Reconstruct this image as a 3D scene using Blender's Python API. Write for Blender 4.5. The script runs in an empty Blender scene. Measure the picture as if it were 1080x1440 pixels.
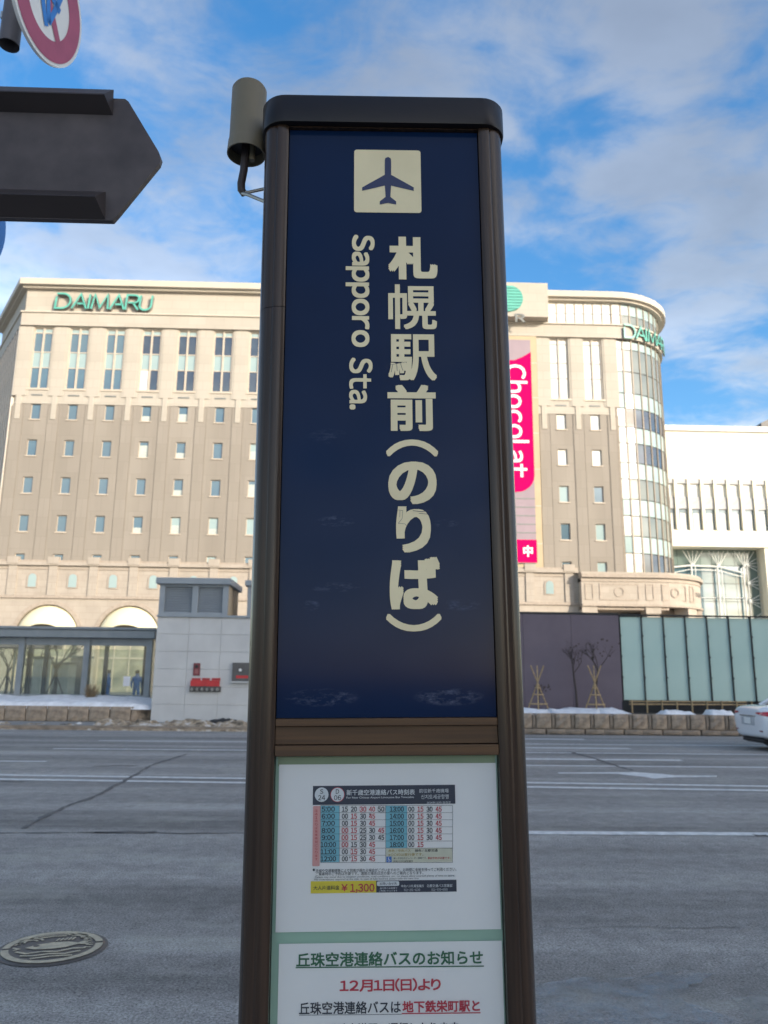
import bpy, bmesh, math, random
from mathutils import Vector, Matrix, noise
random.seed(7)
RAD = math.radians
PI = math.pi
SC = bpy.context.scene
COL = SC.collection

# ------------------------------------------------------------------ camera
FPX, CAMH = 1100.0, 1.6
CAMR = (Matrix.Rotation(RAD(-1.5), 3, 'Z') @ Matrix.Rotation(RAD(90 + 12.06), 3, 'X')
        @ Matrix.Rotation(RAD(0.63), 3, 'Z'))
cam_d = bpy.data.cameras.new('camera')
cam = bpy.data.objects.new('camera', cam_d)
COL.objects.link(cam)
cam.matrix_world = Matrix.Translation((0, 0, CAMH)) @ CAMR.to_4x4()
cam_d.sensor_fit = 'VERTICAL'
cam_d.sensor_height = 36.0
cam_d.sensor_width = 27.0
cam_d.lens = 36.0 * FPX / 1440.0
cam_d.clip_start = 0.05
cam_d.clip_end = 3000
cam_d.dof.use_dof = True
cam_d.dof.focus_distance = 1.78
cam_d.dof.aperture_fstop = 7.0
SC.camera = cam

# ------------------------------------------------------------------ sky, sun, exposure
SUN_EL, SUN_AZ = RAD(18), RAD(140)          # azimuth clockwise from +Y: behind the camera, to the right
world = bpy.data.worlds.new('World')
SC.world = world
world.use_nodes = True
wn, wl = world.node_tree.nodes, world.node_tree.links
wn.clear()
wo = wn.new('ShaderNodeOutputWorld')
bg = wn.new('ShaderNodeBackground')
bg.inputs['Strength'].default_value = 0.115
sky = wn.new('ShaderNodeTexSky')
sky.sky_type = 'NISHITA'
sky.sun_disc = False
sky.sun_elevation = SUN_EL
sky.sun_rotation = SUN_AZ
sky.air_density = 1.0
sky.dust_density = 1.3
sky.ozone_density = 1.6
tc = wn.new('ShaderNodeTexCoord')
sx = wn.new('ShaderNodeSeparateXYZ')
wl.new(tc.outputs['Generated'], sx.inputs[0])
def wmath(op, a, b=None, c=None):
    n = wn.new('ShaderNodeMath'); n.operation = op
    for i, v in enumerate((a, b, c)):
        if v is None: continue
        if isinstance(v, (int, float)): n.inputs[i].default_value = v
        else: wl.new(v, n.inputs[i])
    return n.outputs[0]
zz = wmath('MAXIMUM', wmath('ADD', sx.outputs[2], 0.12), 0.06)      # clouds lie in a flat layer overhead
u = wmath('DIVIDE', sx.outputs[0], zz)
v = wmath('DIVIDE', sx.outputs[1], zz)
cb = wn.new('ShaderNodeCombineXYZ')
wl.new(u, cb.inputs[0]); wl.new(v, cb.inputs[1])
mp = wn.new('ShaderNodeMapping')
mp.inputs['Rotation'].default_value = (0, 0, RAD(0))
mp.inputs['Scale'].default_value = (1.0, 1.2, 1.0)
mp.inputs['Location'].default_value = (7.7, 5.2, 0.4)
wl.new(cb.outputs[0], mp.inputs['Vector'])
n1 = wn.new('ShaderNodeTexNoise')
n1.inputs['Scale'].default_value = 2.3
n1.inputs['Detail'].default_value = 7
n1.inputs['Roughness'].default_value = 0.55
n1.inputs['Distortion'].default_value = 0.25
wl.new(mp.outputs[0], n1.inputs['Vector'])
r1 = wn.new('ShaderNodeValToRGB')
r1.color_ramp.interpolation = 'EASE'
r1.color_ramp.elements[0].position = 0.345; r1.color_ramp.elements[0].color = (0, 0, 0, 1)
r1.color_ramp.elements[1].position = 0.575; r1.color_ramp.elements[1].color = (0.86, 0.86, 0.86, 1)
n2 = wn.new('ShaderNodeTexNoise')
n2.inputs['Scale'].default_value = 3.4
n2.inputs['Detail'].default_value = 5
wl.new(mp.outputs[0], n2.inputs['Vector'])
n3 = wn.new('ShaderNodeTexNoise'); n3.inputs['Scale'].default_value = 7.5; n3.inputs['Detail'].default_value = 6; n3.inputs['Roughness'].default_value = .6
n3.inputs['Distortion'].default_value = .6
wl.new(mp.outputs[0], n3.inputs['Vector'])
wl.new(wmath('ADD', n1.outputs[0], wmath('MULTIPLY', wmath('SUBTRACT', n3.outputs[0], .5), .30)), r1.inputs[0])
bw = wn.new('ShaderNodeRGBToBW')                 # cloud brightness follows the air around it
wl.new(sky.outputs[0], bw.inputs[0])
def hsv(sat, val=1.0):
    h = wn.new('ShaderNodeHueSaturation'); h.inputs['Saturation'].default_value = sat; h.inputs['Value'].default_value = val
    wl.new(sky.outputs[0], h.inputs['Color']); return h.outputs[0]
ccol = wn.new('ShaderNodeVectorMath'); ccol.operation = 'SCALE'
wl.new(hsv(.56), ccol.inputs[0])
wl.new(wmath('MULTIPLY', wmath('POWER', bw.outputs[0], .15), wmath('MULTIPLY_ADD', n2.outputs[0], .54, .40)), ccol.inputs['Scale'])
smix = wn.new('ShaderNodeMix'); smix.data_type = 'RGBA'
wl.new(r1.outputs[0], smix.inputs[0])
sflat = wn.new('ShaderNodeVectorMath'); sflat.operation = 'SCALE'
wl.new(hsv(1.36), sflat.inputs[0]); wl.new(wmath('MULTIPLY', wmath('POWER', bw.outputs[0], -.10), .78), sflat.inputs['Scale'])
wl.new(sflat.outputs[0], smix.inputs[6])
wl.new(ccol.outputs[0], smix.inputs[7])
wl.new(smix.outputs[2], bg.inputs['Color'])
wl.new(bg.outputs[0], wo.inputs[0])

sun_d = bpy.data.lights.new('sun', 'SUN')
sun_d.energy = 1.5
sun_d.angle = RAD(0.55)
sun_d.color = (1.0, 0.89, 0.73)
sun = bpy.data.objects.new('sun', sun_d)
COL.objects.link(sun)
sdir = Vector((math.sin(SUN_AZ) * math.cos(SUN_EL), math.cos(SUN_AZ) * math.cos(SUN_EL), math.sin(SUN_EL)))
sun.rotation_euler = sdir.to_track_quat('Z', 'Y').to_euler()

SC.view_settings.view_transform = 'Standard'
SC.view_settings.look = 'None'
SC.view_settings.gamma = 1.0
SC.view_settings.exposure = 1.8
SC.render.engine = 'CYCLES'
SC.cycles.use_denoising = True
SC.cycles.max_bounces = 6
SC.cycles.transparent_max_bounces = 10
SC.cycles.sample_clamp_indirect = 4.0

# ------------------------------------------------------------------ measuring helpers (a sight line meets a plane of known depth)
def ray(px, py):
    return CAMR @ Vector(((px - 540) / FPX, (720 - py) / FPX, -1))
def at(px, py, Y):
    d = ray(px, py)
    return Vector((0, 0, CAMH)) + d * (Y / d.y)
def gnd(px, py, z=0.0):
    d = ray(px, py)
    return Vector((0, 0, CAMH)) + d * ((z - CAMH) / d.z)

# ------------------------------------------------------------------ materials
MATS = {}
def mat(name, c, rough=0.6, metal=0.0, c2=None, nscale=4.0, namt=0.5, bump=0.0, bscale=40.0, spec=0.5,
        coat=0.0, stretch=(1, 1, 1), detail=5, emit=0.0):
    if name in MATS: return MATS[name]
    m = bpy.data.materials.new(name); m.use_nodes = True
    nt = m.node_tree; N, Lk = nt.nodes, nt.links
    b = N['Principled BSDF']
    b.inputs['Base Color'].default_value = (*c, 1)
    b.inputs['Roughness'].default_value = rough
    b.inputs['Metallic'].default_value = metal
    b.inputs['Specular IOR Level'].default_value = spec
    b.inputs['Coat Weight'].default_value = coat
    t = N.new('ShaderNodeTexCoord')
    mpp = N.new('ShaderNodeMapping'); mpp.inputs['Scale'].default_value = stretch
    Lk.new(t.outputs['Object'], mpp.inputs['Vector'])
    if c2 is None: c2 = tuple(x * 0.8 for x in c)
    n = N.new('ShaderNodeTexNoise'); n.inputs['Scale'].default_value = nscale
    n.inputs['Detail'].default_value = detail
    Lk.new(mpp.outputs[0], n.inputs['Vector'])
    rp = N.new('ShaderNodeValToRGB')
    rp.color_ramp.elements[0].position = 0.5 - 0.25 * (1.2 - namt); rp.color_ramp.elements[0].color = (*c2, 1)
    rp.color_ramp.elements[1].position = 0.5 + 0.25 * (1.2 - namt); rp.color_ramp.elements[1].color = (*c, 1)
    Lk.new(n.outputs[0], rp.inputs[0])
    Lk.new(rp.outputs[0], b.inputs['Base Color'])
    if bump > 0:
        nb = N.new('ShaderNodeTexNoise'); nb.inputs['Scale'].default_value = bscale; nb.inputs['Detail'].default_value = 4
        Lk.new(mpp.outputs[0], nb.inputs['Vector'])
        bp = N.new('ShaderNodeBump'); bp.inputs['Strength'].default_value = bump; bp.inputs['Distance'].default_value = 0.02
        Lk.new(nb.outputs[0], bp.inputs['Height']); Lk.new(bp.outputs[0], b.inputs['Normal'])
    MATS[name] = m
    return m

def glass_mat(name, tint, refl=0.14, rough=0.02, haze=0.0, haze_col=(.5, .55, .58)):
    if name in MATS: return MATS[name]
    m = bpy.data.materials.new(name); m.use_nodes = True
    N, Lk = m.node_tree.nodes, m.node_tree.links
    N.clear()
    o = N.new('ShaderNodeOutputMaterial')
    tr = N.new('ShaderNodeBsdfTransparent'); tr.inputs[0].default_value = (*tint, 1)
    gl = N.new('ShaderNodeBsdfGlossy'); gl.inputs['Roughness'].default_value = rough
    lw = N.new('ShaderNodeLayerWeight'); lw.inputs[0].default_value = 0.25
    ma = N.new('ShaderNodeMath'); ma.operation = 'MULTIPLY_ADD'
    Lk.new(lw.outputs['Fresnel'], ma.inputs[0]); ma.inputs[1].default_value = 0.6; ma.inputs[2].default_value = refl * 0.5
    mx = N.new('ShaderNodeMixShader')
    Lk.new(ma.outputs[0], mx.inputs[0])
    src = tr
    if haze > 0:
        df = N.new('ShaderNodeBsdfDiffuse'); df.inputs[0].default_value = (*haze_col, 1)
        m2 = N.new('ShaderNodeMixShader'); m2.inputs[0].default_value = haze
        t = N.new('ShaderNodeTexCoord'); n = N.new('ShaderNodeTexNoise'); n.inputs['Scale'].default_value = 1.3
        Lk.new(t.outputs['Object'], n.inputs['Vector'])
        mm = N.new('ShaderNodeMath'); mm.operation = 'MULTIPLY'; mm.inputs[1].default_value = haze * 2
        Lk.new(n.outputs[0], mm.inputs[0]); Lk.new(mm.outputs[0], m2.inputs[0])
        Lk.new(tr.outputs[0], m2.inputs[1]); Lk.new(df.outputs[0], m2.inputs[2]); src = m2
    Lk.new(src.outputs[0], mx.inputs[1]); Lk.new(gl.outputs[0], mx.inputs[2])
    Lk.new(mx.outputs[0], o.inputs[0])
    MATS[name] = m
    return m

def asphalt():
    m = bpy.data.materials.new('asphalt'); m.use_nodes = True
    N, Lk = m.node_tree.nodes, m.node_tree.links
    b = N['Principled BSDF']; b.inputs['Roughness'].default_value = 0.82; b.inputs['Specular IOR Level'].default_value = 0.35
    t = N.new('ShaderNodeTexCoord')
    def nz(s, d, st=(1, 1, 1), r=0.6):
        q = N.new('ShaderNodeMapping'); q.inputs['Scale'].default_value = st
        Lk.new(t.outputs['Object'], q.inputs['Vector'])
        n = N.new('ShaderNodeTexNoise'); n.inputs['Scale'].default_value = s; n.inputs['Detail'].default_value = d
        n.inputs['Roughness'].default_value = r
        Lk.new(q.outputs[0], n.inputs['Vector']); return n.outputs[0]
    def ramp(s, p0, c0, p1, c1):
        r = N.new('ShaderNodeValToRGB'); e = r.color_ramp.elements
        e[0].position = p0; e[0].color = (*c0, 1); e[1].position = p1; e[1].color = (*c1, 1)
        Lk.new(s, r.inputs[0]); return r.outputs[0]
    def mix(f, a, c, mode='MIX'):
        x = N.new('ShaderNodeMix'); x.data_type = 'RGBA'; x.blend_type = mode
        if isinstance(f, float): x.inputs[0].default_value = f
        else: Lk.new(f, x.inputs[0])
        for k, q in ((6, a), (7, c)):
            if isinstance(q, tuple): x.inputs[k].default_value = (*q, 1)
            else: Lk.new(q, x.inputs[k])
        return x.outputs[2]
    base = ramp(nz(0.55, 6, (0.5, 1.6, 1)), 0.3, (0.245, 0.230, 0.214), 0.7, (0.345, 0.326, 0.303))
    streak = ramp(nz(0.5, 4, (0.06, 1.8, 1)), 0.35, (0.64,) * 3, 0.65, (1.2,) * 3)     # tyre tracks along the lanes
    c = mix(1.0, base, streak, 'MULTIPLY')
    grain = ramp(nz(70, 4, r=0.8), 0.34, (0.30,) * 3, 0.66, (1.75,) * 3)
    blot = ramp(nz(6, 6, r=0.75), 0.3, (0.72,) * 3, 0.7, (1.22,) * 3)
    c = mix(1.0, c, blot, 'MULTIPLY')
    c = mix(0.9, c, grain, 'MULTIPLY')
    pit = ramp(nz(38, 2), 0.30, (0.35,) * 3, 0.40, (1.0,) * 3)
    c = mix(0.8, c, pit, 'MULTIPLY')
    salt = ramp(nz(0.85, 7, (0.7, 1.5, 1), 0.72), 0.53, (0, 0, 0), 0.72, (0.6,) * 3)
    c = mix(salt, c, (0.40, 0.385, 0.33))
    Lk.new(c, b.inputs['Base Color'])
    bp = N.new('ShaderNodeBump'); bp.inputs['Strength'].default_value = 0.55; bp.inputs['Distance'].default_value = 0.012
    Lk.new(nz(120, 4, r=0.8), bp.inputs['Height']); Lk.new(bp.outputs[0], b.inputs['Normal'])
    return m

def navy_panel():
    # dark blue acrylic face with scuffs and old tape residue at fixed spots of its own
    m = bpy.data.materials.new('navy_acrylic'); m.use_nodes = True
    N, Lk = m.node_tree.nodes, m.node_tree.links
    b = N['Principled BSDF']; b.inputs['Specular IOR Level'].default_value = 0.10
    t = N.new('ShaderNodeTexCoord')
    sp = N.new('ShaderNodeSeparateXYZ'); Lk.new(t.outputs['Object'], sp.inputs[0])
    def M(op, *a):
        n = N.new('ShaderNodeMath'); n.operation = op; n.use_clamp = (op == 'SUBTRACT' and False)
        for i, q in enumerate(a):
            if isinstance(q, (int, float)): n.inputs[i].default_value = q
            else: Lk.new(q, n.inputs[i])
        return n.outputs[0]
    mp2 = N.new('ShaderNodeMapping'); mp2.inputs['Scale'].default_value = (1, 1, 2.6)
    Lk.new(t.outputs['Object'], mp2.inputs['Vector'])
    n = N.new('ShaderNodeTexNoise'); n.inputs['Scale'].default_value = 40; n.inputs['Detail'].default_value = 8; n.inputs['Roughness'].default_value = 0.7
    Lk.new(mp2.outputs[0], n.inputs['Vector'])
    tot = None
    for (cx, cz, rx, rz, w) in ((-0.112, 1.950 - .12, .045, .014, 1.0), (-0.11, 1.80 - .12, .07, .012, .55), (-.165, 1.76 - .12, .02, .014, .8),
                                (.165, 1.76 - .12, .05, .014, .7), (-.14, 1.562 - .12, .085, .020, .9), (.135, 1.562 - .12, .08, .020, .95),
                                (.13, 1.945 - .12, .04, .010, .6), (-.13, 2.15 - .12, .05, .02, .3)):
        dx = M('DIVIDE', M('SUBTRACT', sp.outputs[0], cx), rx)
        dz = M('DIVIDE', M('SUBTRACT', sp.outputs[2], cz), rz)
        d = M('MAXIMUM', M('SUBTRACT', 1.0, M('ADD', M('MULTIPLY', dx, dx), M('MULTIPLY', dz, dz))), 0.0)
        d = M('MULTIPLY', d, w)
        tot = d if tot is None else M('MAXIMUM', tot, d)
    rp = N.new('ShaderNodeValToRGB'); rp.color_ramp.elements[0].position = 0.47; rp.color_ramp.elements[1].position = 0.66
    Lk.new(n.outputs[0], rp.inputs[0])
    f = M('MULTIPLY', M('MINIMUM', M('MULTIPLY', tot, 2.0), 1.0), rp.outputs[0])
    f = M('MULTIPLY', f, 0.26)
    x = N.new('ShaderNodeMix'); x.data_type = 'RGBA'
    n3 = N.new('ShaderNodeTexNoise'); n3.inputs['Scale'].default_value = 3.0; n3.inputs['Detail'].default_value = 3
    Lk.new(t.outputs['Object'], n3.inputs['Vector'])
    r3 = N.new('ShaderNodeValToRGB')
    r3.color_ramp.elements[0].color = (0.0045, 0.0140, 0.044, 1); r3.color_ramp.elements[1].color = (0.0065, 0.0205, 0.066, 1)
    Lk.new(n3.outputs[0], r3.inputs[0])
    Lk.new(r3.outputs[0], x.inputs[6]); x.inputs[7].default_value = (0.16, 0.19, 0.28, 1)
    Lk.new(f, x.inputs[0]); Lk.new(x.outputs[2], b.inputs['Base Color'])
    ro = M('ADD', M('MULTIPLY', f, 0.9), 0.10)
    Lk.new(ro, b.inputs['Roughness'])
    return m

def dirty_snow():
    m = bpy.data.materials.new('dirty_snow'); m.use_nodes = True
    N, Lk = m.node_tree.nodes, m.node_tree.links
    b = N['Principled BSDF']; b.inputs['Roughness'].default_value = 0.85
    t = N.new('ShaderNodeTexCoord')
    n = N.new('ShaderNodeTexNoise'); n.inputs['Scale'].default_value = 3.2; n.inputs['Detail'].default_value = 7; n.inputs['Roughness'].default_value = .65
    Lk.new(t.outputs['Object'], n.inputs['Vector'])
    r = N.new('ShaderNodeValToRGB'); e = r.color_ramp.elements
    e[0].position = .36; e[0].color = (.10, .075, .05, 1); e[1].position = .70; e[1].color = (.74, .72, .70, 1)
    k = e.new(.52); k.color = (.40, .31, .21, 1)
    Lk.new(n.outputs[0], r.inputs[0]); Lk.new(r.outputs[0], b.inputs['Base Color'])
    return m

M_ASPH = asphalt()
M_PAVE = mat('pavement_concrete', (.40, .385, .36), .85, c2=(.32, .31, .29), nscale=3, bump=.2)
M_PLAZA = mat('plaza_stone', (.32, .31, .29), .8, c2=(.24, .235, .22), nscale=2)
M_PAINT = mat('road_paint', (.80, .79, .76), .7, c2=(.45, .45, .44), nscale=9, namt=.3, bump=.2, bscale=80)
M_TAR = mat('crack_tar', (.055, .053, .052), .7, c2=(.12, .118, .115), nscale=8)
M_BRONZE = mat('bronze_aluminium', (.052, .031, .020), .26, .0, spec=.36, c2=(.026, .016, .011), nscale=14, stretch=(6, 6, .15), detail=9, bump=.05, bscale=30)
M_BRONZE2 = mat('bronze_rail', (.11, .062, .033), .45, .0, spec=.2, c2=(.075, .045, .028), nscale=14, stretch=(.3, 1, 9))
M_CAP = mat('dark_cap_paint', (.020, .016, .016), .32, .0, spec=.22, c2=(.015, .013, .015), nscale=5)
M_NAVY = navy_panel()
M_CREAM = mat('cream_vinyl', (.80, .69, .45), .6, c2=(.72, .62, .40), spec=.2, nscale=7)
M_NAVYFLAT = mat('navy_vinyl', (.006, .015, .075), .25)
M_GREEN = mat('pale_green_board', (.34, .50, .40), .5, c2=(.28, .44, .36), nscale=5)
M_PAPER = mat('white_paper', (.82, .79, .80), .6, c2=(.76, .735, .75), nscale=2.5)
M_STEEL = mat('galvanised_steel', (.42, .42, .41), .35, .8, c2=(.3, .3, .29), nscale=10)
M_BEIGE = mat('beige_plastic', (.185, .155, .105), .45, c2=(.16, .135, .09), spec=.3, nscale=6)
M_BLACK = mat('black_rubber', (.018, .017, .018), .6)
M_DGREY = mat('dark_sign_metal', (.095, .078, .078), .5, .0, spec=.3, c2=(.055, .045, .047), nscale=9, namt=.3)
M_DRIB = mat('dark_rib_metal', (.048, .038, .038), .45, .0, spec=.25)
M_SNOW = mat('clean_snow', (.84, .85, .87), .8, c2=(.66, .66, .68), nscale=4.5, bump=.9, bscale=14, detail=8)
M_DSNOW = dirty_snow()
M_STONE = mat('brown_stone', (.40, .32, .245), .85, c2=(.22, .175, .135), nscale=5, bump=.7, bscale=22)
M_STONE2 = mat('grey_stone', (.31, .25, .195), .85, c2=(.17, .14, .11), nscale=4, bump=.6, bscale=22)
M_SOIL = mat('dark_soil', (.045, .035, .028), .9, nscale=8, bump=.6)
M_PLUM = mat('plum_wall_paint', (.125, .102, .132), .55, c2=(.105, .085, .113), nscale=1.2)
M_TEAL = mat('frosted_teal_glass', (.47, .62, .58), .22, c2=(.40, .56, .53), nscale=.6, coat=.3)
M_MULL = mat('black_mullion', (.025, .028, .032), .4, .3)
M_STRAW = mat('straw_bamboo', (.42, .31, .17), .7, c2=(.28, .2, .11), nscale=12)
M_BARK = mat('dark_bark', (.065, .052, .050), .9, nscale=10)
M_SHELT = mat('bluegrey_frame_paint', (.23, .255, .275), .45, .1, c2=(.19, .215, .235), nscale=3)
M_SHELTD = mat('dark_frame_paint', (.07, .08, .09), .5, .2)
M_CONC = mat('grey_tile_cladding', (.56, .56, .555), .6, c2=(.48, .48, .48), nscale=1.2, detail=6)
M_LOUV = mat('bluegrey_louvre', (.29, .32, .35), .5, .1, c2=(.255, .285, .315), nscale=2)
M_BEIGEL = mat('beige_louvre', (.50, .40, .28), .6, c2=(.42, .34, .24), nscale=3)
M_RED = mat('red_paint', (.55, .03, .035), .45)
M_DRED = mat('dark_red_plate', (.20, .04, .05), .5)
M_DKPLATE = mat('dark_grey_plate', (.10, .095, .095), .5)
M_CREAMW = mat('cream_cladding', (.455, .412, .352), .75, c2=(.415, .375, .318), nscale=.35, detail=6)
M_CREAMC = mat('cream_cornice', (.50, .455, .38), .7, c2=(.465, .42, .35), nscale=.5)
M_BROWNW = mat('taupe_cladding', (.300, .266, .226), .8, c2=(.252, .222, .188), nscale=.3, detail=6, stretch=(1, 1, .2))
M_BROWNP = mat('taupe_pilaster', (.355, .29, .22), .8, c2=(.325, .265, .2), nscale=.3)
M_PODIUM = mat('podium_stone', (.425, .370, .312), .8, c2=(.375, .325, .272), nscale=.8, detail=6)
def add_joints(m, bw, bh):
    N, Lk = m.node_tree.nodes, m.node_tree.links
    b = N['Principled BSDF']; src = b.inputs['Base Color'].links[0].from_socket
    t = N.new('ShaderNodeTexCoord'); sp = N.new('ShaderNodeSeparateXYZ'); cbn = N.new('ShaderNodeCombineXYZ')
    Lk.new(t.outputs['Object'], sp.inputs[0]); Lk.new(sp.outputs[0], cbn.inputs[0]); Lk.new(sp.outputs[2], cbn.inputs[1])
    br = N.new('ShaderNodeTexBrick'); br.inputs['Scale'].default_value = 1.0; br.inputs['Brick Width'].default_value = bw; br.inputs['Row Height'].default_value = bh
    br.inputs['Mortar Size'].default_value = .028; br.inputs['Mortar Smooth'].default_value = .3
    br.inputs['Color1'].default_value = (1, 1, 1, 1); br.inputs['Color2'].default_value = (.93, .93, .92, 1); br.inputs['Mortar'].default_value = (.86, .85, .84, 1)
    Lk.new(cbn.outputs[0], br.inputs['Vector'])
    x = N.new('ShaderNodeMix'); x.data_type = 'RGBA'; x.blend_type = 'MULTIPLY'; x.inputs[0].default_value = 1
    Lk.new(src, x.inputs[6]); Lk.new(br.outputs[0], x.inputs[7]); Lk.new(x.outputs[2], b.inputs['Base Color'])
add_joints(M_PODIUM, 1.3, .62)
add_joints(M_CREAMW, 1.95, 1.0)
add_joints(M_BROWNW, 1.95, 2.02)
M_PODTRIM = mat('podium_trim_stone', (.40, .335, .275), .8)
M_AWN = mat('cream_awning', (.86, .79, .55), .7, c2=(.82, .75, .52), nscale=1)
M_WFRAME = mat('pale_window_frame', (.55, .47, .38), .5)
M_DARKIN = mat('dark_interior', (.05, .05, .05), .8)
M_GLB = mat('blue_window_glass', (.12, .19, .22), .04, .0, c2=(.09, .14, .18), nscale=.4, spec=1.0, coat=.6)
M_GLD = mat('dark_window_glass', (.035, .045, .07), .03, c2=(.06, .08, .10), nscale=.5, spec=1.0, coat=.6)
M_GLS = mat('pale_spandrel_glass', (.33, .42, .41), .15, c2=(.29, .38, .38), nscale=.5, coat=.3)
M_GLW = mat('pane_glare_curtain_white', (.80, .78, .70), .08, c2=(.72, .72, .66), nscale=.4, coat=.8)  # white base colour paints sky glare onto panes; also used for curtains
M_GLG = mat('grey_corner_glass', (.20, .22, .20), .06, c2=(.14, .165, .16), nscale=.4, spec=.7, coat=.3)
M_GREENL = mat('sign_green', (.10, .40, .32), .4, c2=(.09, .36, .29), nscale=1)
M_GREYSIDE = mat('sign_return_grey', (.20, .21, .20), .5)
M_PINK = mat('pink_banner', (.60, .001, .10), .9, spec=.08, c2=(.56, .001, .095), nscale=.6)
M_MAUVE = mat('mauve_banner', (.30, .23, .26), .6, c2=(.26, .20, .23), nscale=.5)
M_TAN = mat('tan_panel', (.44, .35, .22), .6, c2=(.40, .32, .20), nscale=.5)
M_WHITE = mat('white_paint', (.80, .79, .77), .5, c2=(.76, .75, .73), nscale=2)
M_STN = mat('station_ivory', (.80, .76, .64), .7, c2=(.77, .73, .61), nscale=.4)
M_STNG = mat('station_grey_panel', (.46, .46, .46), .6)
M_ATR = mat('atrium_glass', (.07, .14, .18), .04, c2=(.10, .17, .20), nscale=.2, spec=1.0, coat=.7)
M_ATRG = mat('atrium_green_glass', (.16, .22, .20), .1, nscale=.3, coat=.4)
M_TRUSS = mat('white_truss', (.72, .74, .72), .4)

# ------------------------------------------------------------------ mesh builder and object helpers
ORG = {}
def tri_fill(P):
    """triangles of a simple polygon given as 2D points"""
    from mathutils.geometry import tessellate_polygon
    return [tuple(t) for t in tessellate_polygon([[Vector((a, b, 0)) for a, b in P]])]
class MB:
    def __init__(s): s.v, s.f = [], []
    def add(s, vs, fs):
        k = len(s.v); s.v += [tuple(p) for p in vs]; s.f += [tuple(i + k for i in f) for f in fs]; return s
    def box(s, x0, x1, y0, y1, z0, z1):
        return s.add([(x0, y0, z0), (x1, y0, z0), (x1, y1, z0), (x0, y1, z0), (x0, y0, z1), (x1, y0, z1), (x1, y1, z1), (x0, y1, z1)],
                     [(0, 3, 2, 1), (4, 5, 6, 7), (0, 1, 5, 4), (1, 2, 6, 5), (2, 3, 7, 6), (3, 0, 4, 7)])
    def bbox(s, x0, x1, y0, y1, z0, z1, b):
        # box with chamfered edges
        bm = bmesh.new(); bmesh.ops.create_cube(bm, size=1)
        for q in bm.verts:
            q.co = Vector(((x0 + x1) / 2 + q.co.x * (x1 - x0), (y0 + y1) / 2 + q.co.y * (y1 - y0), (z0 + z1) / 2 + q.co.z * (z1 - z0)))
        bmesh.ops.bevel(bm, geom=bm.edges[:], offset=b, segments=2, affect='EDGES', profile=.5)
        return s.bm(bm)
    def bm(s, bm):
        bm.verts.index_update()
        s.add([q.co[:] for q in bm.verts], [[q.index for q in f.verts] for f in bm.faces]); bm.free(); return s
    def prism_z(s, pts, z0, z1, cap=True):
        n = len(pts)
        vs = [(x, y, z0) for x, y in pts] + [(x, y, z1) for x, y in pts]
        fs = [(i, (i + 1) % n, (i + 1) % n + n, i + n) for i in range(n)]
        if cap: fs += [tuple(range(n - 1, -1, -1)), tuple(range(n, 2 * n))]
        return s.add(vs, fs)
    def prism_y(s, pts, y0, y1):
        n = len(pts)
        vs = [(x, y0, z) for x, z in pts] + [(x, y1, z) for x, z in pts]
        fs = [(i, (i + 1) % n, (i + 1) % n + n, i + n) for i in range(n)] + [tuple(range(n)), tuple(range(2 * n - 1, n - 1, -1))]
        return s.add(vs, fs)
    def tube(s, path, r, n=8, cap=True):
        path = [Vector(p) for p in path]
        rs = r if isinstance(r, (list, tuple)) else [r] * len(path)
        rings = []
        for i, p in enumerate(path):
            a = path[max(i - 1, 0)]; c = path[min(i + 1, len(path) - 1)]
            d = (c - a).normalized()
            up = Vector((0, 0, 1)) if abs(d.z) < .9 else Vector((1, 0, 0))
            e1 = d.cross(up).normalized(); e2 = d.cross(e1)
            rings.append([p + (e1 * math.cos(2 * PI * k / n) + e2 * math.sin(2 * PI * k / n)) * rs[i] for k in range(n)])
        vs = [q for rg in rings for q in rg]; fs = []
        for i in range(len(path) - 1):
            for k in range(n):
                fs.append((i * n + k, i * n + (k + 1) % n, (i + 1) * n + (k + 1) % n, (i + 1) * n + k))
        if cap: fs += [tuple(range(n - 1, -1, -1)), tuple(range(len(vs) - n, len(vs)))]
        return s.add(vs, fs)
    def lathe(s, prof, cx, cy, n=24, cap=False):
        vs, fs = [], []
        for r, z in prof:
            for k in range(n): vs.append((cx + r * math.cos(2 * PI * k / n), cy + r * math.sin(2 * PI * k / n), z))
        for i in range(len(prof) - 1):
            for k in range(n): fs.append((i * n + k, i * n + (k + 1) % n, (i + 1) * n + (k + 1) % n, (i + 1) * n + k))
        return s.add(vs, fs)
    def mesh(s, name, m=None, org=(0, 0, 0), smooth=False):
        me = bpy.data.meshes.new(name)
        o = Vector(org)
        me.from_pydata([tuple(Vector(p) - o) for p in s.v], [], s.f)
        me.update()
        if m: me.materials.append(m)
        if smooth:
            for p in me.polygons: p.use_smooth = True
            try: me.set_sharp_from_angle(angle=RAD(38))
            except Exception: pass
        return me
    def build(s, name, m, parent=None, smooth=False, org=None):
        o0 = ORG[parent.name] if parent else (Vector(org) if org is not None else Vector((0, 0, 0)))
        ob = bpy.data.objects.new(name, s.mesh(name, m, o0, smooth))
        COL.objects.link(ob)
        if parent: ob.parent = parent
        else: ob.location = o0
        ORG[ob.name] = o0
        return ob

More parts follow.
